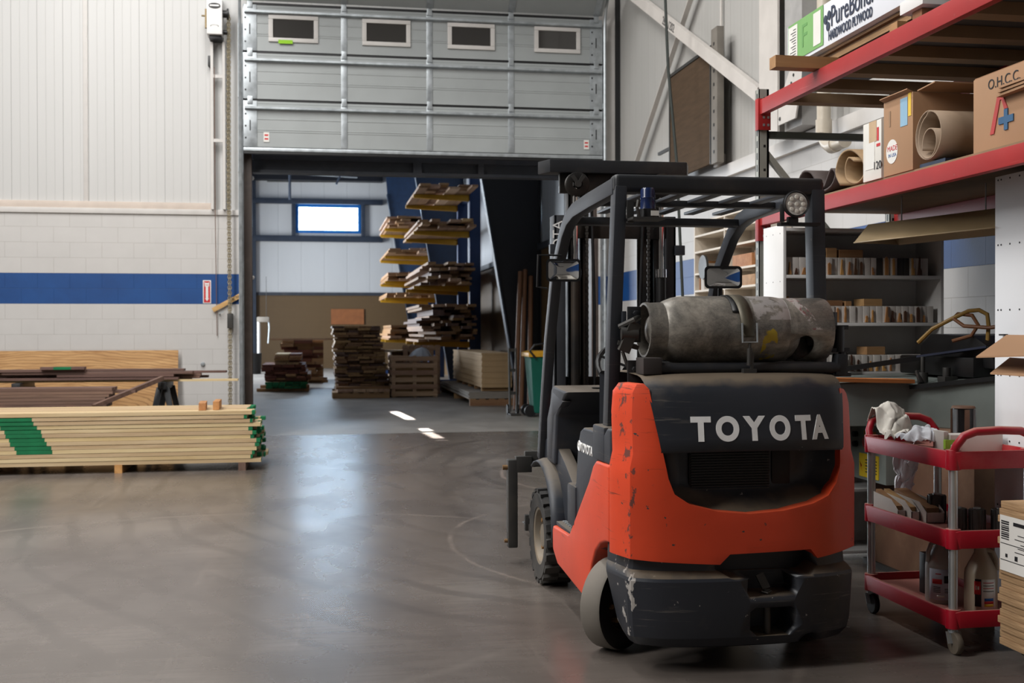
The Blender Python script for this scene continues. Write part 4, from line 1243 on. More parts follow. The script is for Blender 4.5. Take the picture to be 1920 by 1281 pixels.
MB().bar((1.405, 6.79, .85), (1.40, 6.42, .98), .02, .02).build('red_tie', MAT['redink'], FK)
ca = bx('fork_carriage', (FX-.52, 7.0, .60), (FX+.52, 7.04, .70), MAT['iron'], FK, .006)
bx('carriage_bar', (FX-.52, 7.0, .20), (FX+.52, 7.04, .30), MAT['iron'], FK, .006)
for s_ in (-1, 1):
    bx('carriage_post', (FX+s_*.30-.03, 6.94, .16), (FX+s_*.30+.03, 7.0, .74), MAT['iron'], FK, .004)
    bx('carriage_end', (FX+s_*.60-.03, 6.98, .10), (FX+s_*.60+.03, 7.06, .65), MAT['iron'], FK, .008)
    bx('carriage_link', (FX+s_*.58, 6.98, .57), (FX+s_*.48, 7.03, .67), MAT['iron'], FK, .004)
    MB().cyl((FX+s_*.66, 7.02, .60), (FX+s_*.55, 7.02, .60), .016, n=10).cyl((FX+s_*.65, 7.02, .14), (FX+s_*.6, 7.02, .14), .012, n=8).build('carriage_bolt', pm('brass_bolt', srgb(120, 92, 60), .6, .5), FK)
    MB().prism([(7.04, .08), (7.04, .68), (7.08, .68), (7.085, .11), (8.05, .085), (8.05, .075), (7.08, .065), (7.06, .066)], 'x', FX+s_*.30-.05, FX+s_*.30+.05).build('fork', MAT['iron'], FK, .004)
# small hood badge and mast lettering
text('side_lettering', 'TOYOTA', M_WHITEL, .062, frame((FX-.5365, 5.285, .885), (0, -1, 0), (0, 0, 1)), FK, .0012, bold=.001, sx=.92)
mb = MB()
def ell(cy, cz, ry, rz, w2=.0035, n=20):
    A = [(FX-.5372, cy+ry*math.cos(2*PI*i/n), cz+rz*math.sin(2*PI*i/n)) for i in range(n)]
    mb.tube(A, w2, 4, closed=True)
ell(5.43, .89, .030, .024); ell(5.43, .893, .010, .021, .0028); ell(5.43, .903, .020, .009, .0028)
mb.build('side_emblem', M_WHITEL, FK)
text('mast_lettering', 'TOYOTA', M_WHITEL, .085, frame((FX-.350, 6.7985, 1.95), (0, 0, 1), (-1, 0, 0)), FK, .001, sx=1.0)
# ------------------------------------------------------------ right-hand wall: bracing, column, pipe, guard
M_BRACE = pm('white_brace_steel', srgb(206, 200, 194), .5, var=.06)
b = MB(); b.bar((4.02, 14.75, 6.05), (4.02, 9.96, 3.627), .13, .06, (1, 0, 0)); 
o = tag(b.build('cross_brace', M_BRACE), 'white diagonal brace with marked lettering descending towards the red rack', 'brace')
WM[o] = Matrix.Translation(o.location)
text('brace_marking', '2BL 1202', MAT['ink'], .13, frame((3.988, 12.62, 4.97), (0, -.893, -.45), (0, -.45, .893)), o, .001)
tag(MB().bar((4.19, 11.6, 5.75), (4.19, 15.3, 3.22), .09, .012, (1, 0, 0)).bar((4.165, 11.6, 5.70), (4.165, 15.3, 3.17), .012, .06, (1, 0, 0)).build('cross_brace', M_BRACE),
    'slender angle-steel brace crossing behind the white diagonal brace, nearer the door corner', 'brace')
tag(MB().tube([(3.6, 11.55, 8.2), (3.6, 11.5, 5.0), (3.62, 11.46, 4.2), (3.66, 11.3, 3.2), (3.70, 11.2, 1.6)], .016, 8).build('hanging_hose', pm('green_black_hose', srgb(40, 46, 42), .6)),
    'dark air hose hanging straight down in front of the brown mesh guard', 'hose')
cdt = thing('conduit', 'thin white conduit running down the panel wall to a small box', 'conduit', (4.2, 11.7, 3.2))
MB().cyl((4.245, 11.58, 3.30), (4.245, 11.58, 8.3), .014, n=8).build('pipe', M_BRACE, cdt)
bx('conduit_box', (4.18, 11.52, 3.195), (XR+.015, 11.64, 3.33), M_BRACE, cdt, .004)
# brown mesh guard
M_GPOST = pm('grey_guard_post', srgb(120, 114, 106), .6)
gd = thing('mesh_guard', 'brown wire mesh guard panel with planks behind it, high on the wall', 'guard', (4.1, 12.1, 3.19))
def meshmat():
    t = NT('rusty_mesh')
    sp = t.sep(t.mapping())
    a = t.math('FRACT', t.math('MULTIPLY', t.math('ADD', sp[1], sp[2]), 26)); b_ = t.math('FRACT', t.math('MULTIPLY', t.math('SUBTRACT', sp[1], sp[2]), 26))
    g_ = t.math('MAXIMUM', t.ramp(a, (.72, 0), (.8, 1)), t.ramp(b_, (.72, 0), (.8, 1)))
    c_ = t.mix(t.noise(t.mapping((1, 1, 9)), 2.5, 4), srgb(54, 42, 32), srgb(106, 84, 64))
    t.bump(g_, .6, .01)
    return t.out(t.mix(g_, c_, srgb(82, 70, 58)), .9, **{'Specular IOR Level': .15})
bx('mesh', (4.08, 11.45, 3.21), (4.11, 12.84, 4.42), meshmat(), gd)
mb = MB(); mb.box((4.07, 11.43, 4.41), (4.13, 12.86, 4.445)).box((4.07, 12.83, 3.2), (4.13, 12.86, 4.41)).box((4.07, 11.43, 3.2), (4.13, 11.455, 4.41))
mb.build('frame', MAT['iron'], gd)
pst = bx('support_post', (4.075, 11.24, 3.195), (4.15, 11.42, 4.60), M_GPOST, gd, .004)
mb = MB()
for k in range(9): mb.box((4.07, 11.32, 3.3+k*.14), (4.076, 11.345, 3.33+k*.14))
mb.build('post_holes', MAT['blackclean'], pst)
tag(MB().bar((4.1, 12.87, 3.60), (4.1, 13.35, 3.60), .03, .035).build('bracket_arm', MAT['iron']), 'short dark bar sticking out to the left of the mesh guard', 'bracket')
# building column with gusset, drain pipe
cl = thing('building_column', 'white steel wall column with bolted gusset above the block ledge', 'steel column', (4.15, 9.5, 3.2))
mb = MB(); mb.box((4.0, 9.50, 3.2), (4.02, 9.92, 8.4)).box((4.02, 9.70, 3.2), (XR+.02, 9.72, 8.4))
mb.build('flange', M_BRACE, cl)
bx('backing_panel', (4.06, 9.12, 3.2), (XR+.02, 9.48, 8.4), pm('grey_column', srgb(168, 166, 164), .5), cl)
g2 = MB().prism([(9.46, 3.25), (9.10, 3.25), (8.95, 3.62), (9.10, 3.80), (9.46, 3.42)], 'x', 3.99, 4.005).build('gusset', M_BRACE, cl)
mb = MB()
for k in range(3): mb.cyl((3.985, 9.22-k*.045, 3.50+k*.06), (3.992, 9.22-k*.045, 3.50+k*.06), .014, n=8)
for z in (3.30, 3.46): mb.cyl((3.985, 9.42, z), (3.992, 9.42, z), .018, n=6)
mb.build('bolt_holes', MAT['iron'], g2)
mb = MB(); pts = [(4.08, 8.74, 7.8), (4.08, 8.74, 3.10)]
for k in range(1, 8):
    a = k/7*PI/2
    pts.append((4.08, 8.74-.16*(1-math.cos(a)), 3.10-.16*math.sin(a)))
pts.append((4.08, 8.36, 2.94))
mb.tube(pts, .056, 16)
dp = mb.build('drain_pipe', pm('cream_plastic_pipe', srgb(206, 196, 180), .4, var=.06, dust=srgb(150, 132, 106), damt=.5), sm=60)
tag(dp, 'cream plastic drain pipe with elbow, coming down beside the wall column', 'pipe')
WM[dp] = Matrix.Translation(dp.location)
MB().cyl((4.08, 8.74, 3.06), (4.08, 8.74, 3.17), .066, n=20).build('pipe_coupling', dp.data.materials[0], dp)
MB().cyl((4.08, 8.60, 2.94), (4.08, 8.52, 2.94), .066, n=20).build('pipe_coupling', dp.data.materials[0], dp)

# ------------------------------------------------------------ pallet rack
M_RED = paint('red_rack_paint', srgb(164, 32, 32), srgb(194, 96, 90), srgb(178, 112, 102), .55, .28, (.35, .08, .07), .5)
M_RGREY = pm('rack_grey_green', srgb(156, 156, 148), .5, .0, var=.1, dust=srgb(120, 112, 100), damt=.25)
M_DECK = pm('deck_board', srgb(138, 112, 84), .8, var=.15)
RX0, RX1, RY1, RY0 = 2.865, 3.86, 7.17, 3.30
fr = thing('rack_upright', 'grey-green slotted rack upright frame behind the forklift', 'rack upright', (3.36, 7.14, 0))
def slotted():
    t = NT('slotted_rack_steel')
    sp = t.sep(t.mapping()); g = t.sep(t.n('NewGeometry').outputs['Normal'])
    n = t.noise(t.mapping(), 4, 5)
    c_ = t.ramp(n, (.3, srgb(140, 140, 132)), (.7, srgb(166, 166, 158)))
    zf = t.math('FRACT', t.math('MULTIPLY', sp[2], 12.8))
    a_ = t.math('MULTIPLY', t.math('LESS_THAN', zf, .58), t.math('LESS_THAN', t.math('ABSOLUTE', t.math('SUBTRACT', sp[1], .0)), .010))
    a_ = t.math('MULTIPLY', a_, t.math('GREATER_THAN', t.math('ABSOLUTE', g[0]), .7))
    zf2 = t.math('FRACT', t.math('MULTIPLY', sp[2], 6.4))
    xa = t.math('ABSOLUTE', sp[0])
    b_ = t.math('MULTIPLY', t.math('LESS_THAN', zf2, .12), t.math('MULTIPLY', t.math('GREATER_THAN', t.math('ABSOLUTE', g[1]), .7), t.math('LESS_THAN', t.math('ABSOLUTE', t.math('SUBTRACT', xa, .455)), .008)))
    return t.out(t.mix(t.math('MAXIMUM', a_, b_), c_, srgb(16, 16, 17)), .5)
M_SLOT = slotted()
def post(x, y, face):
    p = MB(); a = .006
    p.box((x, y-.06, 0), (x+a, y, 3.04)).box((x, y-.06, 0), (x+.07, y-.06+a, 3.04)).box((x, y-a, 0), (x+.07, y, 3.04)).box((x+.055, y-.06, 0), (x+.07, y-.045, 3.04)).box((x+.055, y-.015, 0), (x+.07, y, 3.04))
    o = p.build('post', M_SLOT, fr)
    bx('foot_plate', (x-.03, y-.10, 0), (x+.10, y+.04, .01), M_RGREY, o)
    return o
post(RX0, RY1, -1); post(RX1-.07, RY1, 1)
for z in (2.72, 1.5, .3): bx('brace', (RX0+.06, RY1-.055, z), (RX1-.06, RY1-.015, z+.045), pm('dark_green_brace', srgb(56, 60, 54), .5), fr)
MB().bar((RX0+.06, RY1-.035, 2.62), (RX1-.06, RY1-.035, 1.60), .035, .045, (0, 1, 0)).bar((RX0+.06, RY1-.035, 1.45), (RX1-.06, RY1-.035, .40), .035, .045, (0, 1, 0)).build('brace', M_RGREY, fr)
nf = thing('rack_upright', 'grey-green rack upright frame carrying the near ends of the red beams', 'rack upright', (3.36, RY0, 0))
for x in (RX0, RX1-.07): bx('post', (x, RY0-.09, 0), (x+.07, RY0-.03, 3.04), M_RGREY, nf, .003)
for z in (2.72, 1.5, .3): bx('brace', (RX0+.06, RY0-.075, z), (RX1-.06, RY0-.035, z+.045), M_RGREY, nf)
def beam(z0, z1, x, lab, out):
    o = thing('rack_beam', lab, 'rack beam', (x, 5.5, z0), 0, 'red beams of the rack')
    MB().box((x, RY0-.05, z0), (x+.045, RY1-.07, z1)).build('beam', M_RED, o, .005)
    for y in (RY1-.075, RY0-.04):
        c = MB(); xx = x-.008 if out < 0 else x+.045
        c.box((x-.012 if out < 0 else x+.0, y-.004, z0-.10), (x+.075 if out < 0 else x+.057, y+.004, z1+.01)).box((x-.012 if out < 0 else x+.049, y, z0-.10), (x-.006 if out < 0 else x+.057, y+.05, z1+.01))
        cc = c.build('end_plate', M_RED, o, .002)
        mb = MB()
        for dz in (-.025, -.075): mb.box((x+.02, y-.0065, z0+dz), (x+.034, y-.0035, z0+dz+.016)).box((x+.05, y-.0065, z0+dz), (x+.064, y-.0035, z0+dz+.016))
        mb.build('rivet', MAT['steel'], cc)
    return o
beam(2.868, 2.965, RX0, 'upper red rack beam along the aisle, over the stored boxes', -1)
beam(2.868, 2.965, RX1-.045, 'upper red rack beam at the back against the wall', 1)
beam(2.140, 2.225, RX0, 'lower red rack beam along the aisle, under the boxes and rolls', -1)
beam(2.140, 2.225, RX1-.045, 'lower red rack beam at the back, behind the cardboard boxes', 1)
for k in range(7):
    y = 4.3+k*.40
    tag(bx('deck_support', (RX0+.046, y, 2.875), (RX1-.046, y+.10, 2.935), M_DECK), 'wooden cross bar under the upper rack level, %s from the near end' % ('first', 'second', 'third', 'fourth', 'fifth', 'sixth', 'seventh')[k], 'cross bar', 'cross bars of the upper rack level')
tag(bx('decking', (RX0+.046, RY0, 2.937), (RX1-.046, 6.1, 2.962), pm('grey_deck', srgb(84, 84, 88), .8)), 'grey panel decking the upper rack level', 'decking')
tag(bx('decking', (RX0+.046, RY0, 2.2255), (XR-.06, 7.05, 2.245), M_DECK), 'brown particle board decking the lower rack level', 'decking')  # unseen overhang to the wall added to keep overhead light out below
# --- upper level goods
M_LUM = wood('bearer_wood', srgb(176, 134, 90), srgb(140, 100, 62), bump=.1)
tag(bx('bearer', (2.60, 6.20, 2.967), (3.8, 6.29, 3.035), M_LUM), 'brown timber bearer sticking out over the upper red beam', 'timber bearer')
tag(bx('bearer', (2.93, 5.42, 2.967), (3.8, 5.50, 3.035), M_LUM), 'timber bearer under the near end of the plywood sheets', 'timber bearer')
def plyedge():
    t = NT('plywood_edge')
    sp = t.sep(t.mapping())
    f_ = t.math('FRACT', t.math('MULTIPLY', sp[2], 160))
    c_ = t.ramp(f_, (.2, srgb(112, 82, 54)), (.6, srgb(196, 158, 112)))
    n_ = t.noise(t.mapping((1, 3, 30)), 2, 5, .7)
    return t.out(t.mix(t.ramp(n_, (.4, 0), (.7, .6)), c_, srgb(98, 70, 46)), .7)
M_PE = plyedge()
for k in range(4):
    tag(bx('plywood_sheet', (2.985+.012*(k % 3), 5.38+.03*(k % 2), 3.036+k*.0178), (3.80, 6.78-.05*(5-k), 3.053+k*.0178), M_PE),
        'plywood sheet under the white carton on the upper level, %s' % nth(k, 4), 'plywood', 'plywood sheets of the upper rack level')
ct = thing('plywood_carton', 'long white carton with green label and dark lettering on top of the rack', 'carton', (3.35, 6.0, 3.11))
bx('carton_body', (2.94, 4.95, 3.111), (3.78, 6.82, 3.366), pm('white_carton', srgb(224, 226, 232), .6, var=.03), ct, .004)
XF = 2.938
M_GRNL = pm('green_label', srgb(120, 170, 100), .6, var=.06)
g_ = bx('green_label', (XF-.002, 6.30, 3.131), (XF, 6.80, 3.366), M_GRNL, ct)
bx('address_label', (XF-.004, 6.66, 3.141), (XF-.002, 6.79, 3.351), MAT['paper'], g_)
bx('grade_label', (XF-.004, 6.33, 3.151), (XF-.002, 6.43, 3.346), MAT['paper'], g_)
mb = MB()
for k in range(11):
    mb.box((XF-.005, 6.68, 3.151+k*.017), (XF-.004, 6.70+.06*((k*7) % 5)/5+.02, 3.156+k*.017))
mb.build('address_print', MAT['ink'], g_)
text('label_number', 'F', pm('pale_green_ink', srgb(98, 150, 84), .6), .20, frame((XF-.003, 6.56, 3.246), (0, -1, 0), (0, 0, 1)), g_, .0005)
M_LINK = pm('navy_print', srgb(44, 54, 76), .6, var=.05)
fit(text('carton_lettering', 'PureBond.', M_LINK, .17, frame((XF-.002, 5.945, 3.262), (0, -1, 0), (0, 0, 1)), ct, .0008), 1, .50)
fit(text('carton_lettering', 'HARDWOOD PLYWOOD', M_LINK, .075, frame((XF-.002, 5.965, 3.160), (0, -1, 0), (0, 0, 1)), ct, .0008, bold=.0015), 1, .53)
mb = MB()
for y, z in ((6.268, 3.268), (6.222, 3.283), (6.236, 3.222)):
    mb.prism([(y+.022*math.cos(a), z+.027*math.sin(a)) for a in [2*PI*i/16 for i in range(16)]], 'x', XF-.003, XF-.002)
mb.build('clover_mark', M_LINK, ct)
tag(bx('white_board', (2.90, 5.12, 3.036), (3.7, 5.34, 3.10), MAT['white'], bev=.003), 'white faced board end lying on the upper level beside the plywood sheets', 'board')
tag(bx('bearer', (2.93, 5.18, 2.967), (3.7, 5.27, 3.034), M_LUM), 'timber bearer under the white faced board', 'timber bearer')
tag(bx('wood_offcut', (2.90, 6.36, 2.968), (3.3, 6.52, 3.03), MAT['iron'], bev=.005), 'dark offcut lying on the upper beam behind the brown bearer', 'offcut')
# --- lower level goods
Z0 = 2.2465
def roll(pts, x0, x1, mt, nm, lab, th=.008, jit=.02):
    rows = []
    for i in range(6):
        x = x0+(x1-x0)*i/5
        rows.append([(x+jit*math.sin(3*j/len(pts)+i*.3)*(1 if i in (0,) else 0), p[0], p[1]) for j, p in enumerate(pts)])
    return tag(MB().sheet(rows).build(nm, mt, solid=th, sm=60), lab, 'roll')
M_LEATH = pm('dark_rubber_sheet', srgb(70, 58, 54), .75, var=.2)
M_ROLLT = pm('tan_roll', srgb(150, 122, 88), .75, var=.2, scale=8)
M_ROLLB = pm('brown_paper_roll', srgb(146, 124, 102), .7, var=.1)
def spl(ctrl, n=40):
    out_ = []
    k = len(ctrl)
    for i in range(k-1):
        p0, p1, p2, p3 = ctrl[max(0, i-1)], ctrl[i], ctrl[i+1], ctrl[min(k-1, i+2)]
        m_ = max(3, n//(k-1))
        for s_ in range(m_):
            t_ = s_/m_
            out_.append(tuple(.5*((2*p1[c])+(-p0[c]+p2[c])*t_+(2*p0[c]-5*p1[c]+4*p2[c]-p3[c])*t_*t_+(-p0[c]+3*p1[c]-3*p2[c]+p3[c])*t_**3) for c in (0, 1)))
    out_.append(tuple(ctrl[-1]))
    return out_
roll(spl([(6.56, Z0+.02), (6.60, Z0+.09), (6.53, Z0+.165), (6.42, Z0+.15), (6.33, Z0+.07), (6.26, Z0+.045), (6.22, Z0+.08), (6.16, Z0+.135), (6.10, Z0+.10), (6.15, Z0+.035), (6.30, Z0+.014), (6.54, Z0+.010)]), 2.90, 3.5, M_LEATH, 'rubber_sheet', 'dark folded rubber sheet at the far end of the lower rack level', .012)
roll(spl([(5.98+.0, Z0+.02), (6.05, Z0+.10), (6.00, Z0+.19), (5.88, Z0+.20), (5.76, Z0+.13), (5.74, Z0+.05), (5.82, Z0+.012), (5.93, Z0+.04), (5.95, Z0+.11), (5.90, Z0+.16), (5.82, Z0+.13)]), 2.89, 3.45, M_ROLLT, 'paper_roll', 'tan flattened roll between the dark rubber sheet and the white box', .010)
sp_ = []
for i in range(70):
    a = i/69*4.6*PI
    r_ = .118-.010*i/69 if a < 2*PI else .107-.05*((a-2*PI)/(2.6*PI))
    sp_.append((5.075+r_*math.sin(a)*(1 if a < 2*PI else .92), Z0+.145-.0-(.118-r_)*.8*(1 if a > 2*PI else 0)+r_*math.cos(a)))
roll([(y, max(Z0+.024, z)) for y, z in sp_], 2.905, 3.55, M_ROLLB, 'paper_roll', 'large brown roll of sheets in front of the plus-marked cardboard box', .006, 0)
tag(bx('blue_tray', (2.92, 4.95, Z0), (3.5, 5.18, Z0+.018), M_NAVY), 'flat blue tray under the large brown roll', 'tray')
wb = thing('white_box', 'narrow white carton with red and black print on the lower level', 'box', (3.1, 5.62, Z0))
bx('box_body', (2.90, 5.53, Z0), (3.45, 5.73, Z0+.31), pm('white_card', srgb(220, 216, 208), .7, var=.04), wb, .003)
mb = MB(); mb.box((2.8985, 5.555, Z0+.20), (2.90, 5.575, Z0+.27)).box((2.8985, 5.54, Z0+.17), (2.90, 5.58, Z0+.185)); mb.build('red_print', MAT['redink'], wb)
bx('address_label', (2.898, 5.60, Z0+.06), (2.90, 5.70, Z0+.20), MAT['paper'], wb)
bx('brown_tape', (2.898, 5.58, Z0+.20), (2.90, 5.66, Z0+.31), pm('brown_tape', srgb(190, 160, 124), .5), wb)
text('handwriting', '120', MAT['ink'], .06, frame((2.8975, 5.57, Z0+.07), (0, -1, 0), (0, 0, 1)), wb, .0004)
cb = thing('cardboard_box', 'tall brown cardboard box with yellow and blue stickers behind the roll', 'box', (3.2, 5.35, Z0))
bx('box_body', (2.905, 5.22, Z0), (3.60, 5.515, Z0+.385), MAT['card'], cb, .004)
MB().bar((3.26, 5.222, Z0+.39), (3.26, 5.06, Z0+.40), .66, .006).bar((2.91, 5.37, Z0+.386), (2.88, 5.37, Z0+.40), .28, .005).build('box_flap', MAT['card'], cb)
bx('blue_sticker', (2.903, 5.27, Z0+.23), (2.905, 5.34, Z0+.37), pm('pale_blue_sticker', srgb(140, 176, 200), .6), cb)
bx('yellow_sticker', (2.903, 5.235, Z0+.27), (2.905, 5.262, Z0+.385), pm('yellow_sticker', srgb(228, 190, 60), .6), cb)
st_ = MB(); st_.prism([(5.425+.058*math.cos(a), Z0+.12+.062*math.sin(a)) for a in [2*PI*i/24 for i in range(24)]], 'x', 2.903, 2.905)
st_ = st_.build('round_sticker', MAT['paper'], cb)
text('sticker_lettering', 'MADE', MAT['redink'], .038, frame((2.9025, 5.42, Z0+.135), (0, -1, 0), (0, 0, 1)), st_, .0004)
text('sticker_lettering', 'IN USA', MAT['blueink'], .026, frame((2.9025, 5.42, Z0+.10), (0, -1, 0), (0, 0, 1)), st_, .0004)
bx('black_print', (2.903, 5.44, Z0+.25), (2.905, 5.455, Z0+.33), pm('grey_print', srgb(150, 120, 92), .7), cb)
ab = thing('cardboard_box', 'big brown cardboard box marked with a red A and blue plus', 'box', (3.2, 4.45, Z0))
bx('box_body', (2.93, 4.12, Z0), (3.62, 4.735, Z0+.335), MAT['card'], ab, .005)
MB().bar((2.935, 4.43, Z0+.337), (3.06, 4.43, Z0+.37), .6, .005, (0, 0, 1)).build('box_flap', MAT['card'], ab)
mb = MB(); mb.prism([(4.60, Z0+.065), (4.57, Z0+.065), (4.525, Z0+.205), (4.515, Z0+.205), (4.495, Z0+.16), (4.47, Z0+.16), (4.505, Z0+.225), (4.545, Z0+.225)], 'x', 2.926, 2.93)
mb.build('letter_mark', pm('faded_red_ink', srgb(176, 64, 62), .7), ab)
mb = MB(); mb.prism([(4.535, Z0+.098), (4.495, Z0+.098), (4.495, Z0+.068), (4.468, Z0+.068), (4.468, Z0+.098), (4.428, Z0+.098), (4.428, Z0+.128), (4.468, Z0+.128), (4.468, Z0+.158), (4.495, Z0+.158), (4.495, Z0+.128), (4.535, Z0+.128)], 'x', 2.925, 2.93)
mb.build('plus_mark', pm('slate_blue_ink', srgb(52, 92, 128), .7), ab)
text('handwriting', 'O.H.C.C.', MAT['ink'], .062, frame((2.9285, 4.50, Z0+.285), (0, -1, 0), (0, 0, 1)), ab, .0005)
for k in range(3):
    MB().bar((2.91-.008*k, 4.50-.02*k, Z0+.215+k*.014), (2.91, 4.12, Z0+.222+k*.014), .035, .010, (0, 0, 1)).build('folded_card', MAT['card'], ab)
# hooded light fitting under the lower level
hl = thing('hooded_light', 'tan hooded strip light hanging unlit under the lower rack level', 'light fitting', (3.26, 5.6, 1.95))
d_ = Vector((3.38, 5.08, 0))-Vector((3.145, 6.05, 0)); d_.normalize(); n_ = Vector((-d_.y, d_.x, 0))
rows = []
for s0, zz in ((-.165, 1.945), (-.155, 1.95), (-.06, 2.05), (.06, 2.05), (.155, 1.95), (.165, 1.945)):
    rows.append([Vector((3.145, 6.05, zz))+n_*s0*1, Vector((3.38, 5.08, zz))+n_*s0])
M_HOOD = pm('cream_hood', srgb(168, 146, 112), .5, var=.08)
MB().sheet(rows).build('hood', M_HOOD, hl, solid=.006)
for e in ((3.145, 6.05), (3.38, 5.08)):
    mb = MB(); V = [mb.v(Vector((e[0], e[1], zz))+n_*s0) for s0, zz in ((-.16, 1.945), (-.06, 2.05), (.06, 2.05), (.16, 1.945))]; mb.f(V)
    mb.build('end_cap', M_HOOD, hl, solid=.004)
for s0 in (-.06, .06):
    a_ = Vector((3.15, 6.03, 1.985))+n_*s0; c_ = Vector((3.375, 5.10, 1.985))+n_*s0
    MB().cyl(a_, c_, .017, n=10).build('tube', pm('dull_tube', srgb(200, 190, 170), .4), hl)
for f_ in (.2, .8):
    p = Vector((3.145, 6.05, 2.05)).lerp(Vector((3.38, 5.08, 2.05)), f_)
    MB().cyl(p, p+Vector((0, 0, .145)), .004, n=5).build('hanger', MAT['steel'], hl)

# ------------------------------------------------------------ white sample shelf under the rack
SX0, SX1, SY0, SY1 = 2.868, 3.955, 6.72, 7.04
sh = thing('sample_shelf', 'white open shelf unit with rows of small white sample boxes', 'shelf unit', (3.4, 6.88, 0))
MB().box((SX0, SY0, 0), (SX0+.02, SY1, 2.115)).build('side_panel', MAT['white'], sh, .002)
MB().box((SX1-.02, SY0, 0), (SX1, SY1, 2.115)).build('side_panel', MAT['white'], sh, .002)
bx('back_panel', (SX0+.02, SY1-.012, .05), (SX1-.02, SY1, 2.10), MAT['white'], sh)
SHZ = (2.095, 1.80, 1.50, 1.19, .85, .45, .06)
for z in SHZ: bx('shelf', (SX0+.02, SY0, z-.02), (SX1-.02, SY1-.012, z), MAT['white'], sh, .001)
mb = MB()
for k in range(7):
    for y in (SY0+.05, SY0+.16, SY0+.27): mb.cyl((SX0-.0008, y, .25+k*.302), (SX0+.0005, y, .25+k*.302), .004, n=6)
mb.build('pin_holes', MAT['ink'], sh)
M_SBOX = pm('sample_box_white', srgb(204, 198, 192), .7, var=.05)
M_SW = wood('sample_wood', srgb(196, 146, 88), srgb(140, 92, 48), 3, ax=2)
M_SW2 = wood('dark_sample_wood', srgb(96, 62, 42), srgb(58, 38, 28), 3, ax=2)
rnd = random.Random(21)
prof = [
    lambda w_, h: [(0, 0), (w_, 0), (w_, h*.8), (w_*.5, h), (0, h*.9)],
    lambda w_, h: [(0, 0), (w_, 0), (w_, h*.35), (w_*.45, h*.45), (w_*.6, h*.75), (w_*.3, h), (0, h)],
    lambda w_, h: [(0, 0), (w_, 0), (w_*.8, h*.3), (w_, h*.5), (w_*.7, h*.72), (w_*.9, h*.9), (w_*.4, h), (w_*.1, h*.8), (w_*.25, h*.5), (0, h*.25)],
    lambda w_, h: [(0, 0), (w_*1.5, 0), (w_*1.5, h*.25), (w_, h*.4), (w_, h), (w_*.6, h)],
]
rowname = {1.80: 'top', 1.50: 'middle', 1.19: 'bottom'}
ordw = ('first', 'second', 'third', 'fourth', 'fifth', 'sixth', 'seventh', 'eighth', 'ninth', 'tenth', 'eleventh', 'twelfth', 'thirteenth', 'fourteenth', 'fifteenth', 'sixteenth', 'seventeenth', 'eighteenth', 'nineteenth', 'twentieth', 'twenty-first', 'twenty-second')
for z in (1.80, 1.50, 1.19):
    x = SX0+.03
    i = 0
    while x < SX1-.08 and i < 22:
        w_ = rnd.uniform(.036, .050); h = .112 if z > 1.7 else .106
        tr_ = .006
        dark = (z == 1.80 and i in (14, 17, 18))
        b_ = thing('sample_box', '%s sample box from the left on the %s row of the sample shelf' % (ordw[i], rowname[z]), 'sample box', (x+w_/2, SY0+.10, z+.001), 0, 'sample boxes on the white shelf')
        y0 = SY0+.012+rnd.uniform(0, .012)
        bx('carton', (x, y0+.004, z+.001), (x+w_, y0+.22, z+h), MAT['iron'] if dark else M_SBOX, b_, .0015)
        if rnd.random() < .72 and not dark:
            ph = h*rnd.uniform(.35, 1.05); pw = rnd.uniform(.012, .022)
            pts = [(x+w_*.35+a-.004, z+.004+c_) for a, c_ in rnd.choice(prof)(pw, ph)]
            MB().prism(pts, 'y', y0-.006, y0+.006).build('wood_sample', M_SW2 if rnd.random() < .2 else M_SW, b_)
        x += w_+.0025; i += 1
tops = [(1.80, 3.10, .06, .05), (1.80, 3.17, .07, .06), (1.80, 3.26, .16, .05), (1.50, 3.12, .16, .035), (1.50, 3.42, .13, .045), (1.19, 3.44, .13, .05), (1.50, 3.30, .04, .03)]
for k, (z, x, w_, h) in enumerate(tops):
    hh = .113 if z > 1.7 else .107
    tag(board(w_, .12, h, (x+w_/2, SY0+.10, z+hh+.001), rnd.uniform(-.1, .1), M_OAK, 'wood_offcut'), 'wood offcut lying on the sample boxes, %s' % ('above the top row near the forklift pillar', 'above the top row, second from the pillar', 'above the top row, longest one', 'above the middle row, left one', 'above the middle row, right one', 'above the bottom row', 'above the middle row, pale little piece')[k], 'offcut', 'offcuts on the sample boxes')
tag(MB().lathe([(0, 0), (.02, 0), (.012, .02), (.02, .05), (.016, .06), (0, .06)], (2.93, SY0+.1, 1.608), n=14).build('wood_turning', M_SW), 'small turned wooden piece standing over the bottle collar on the middle row', 'turning')
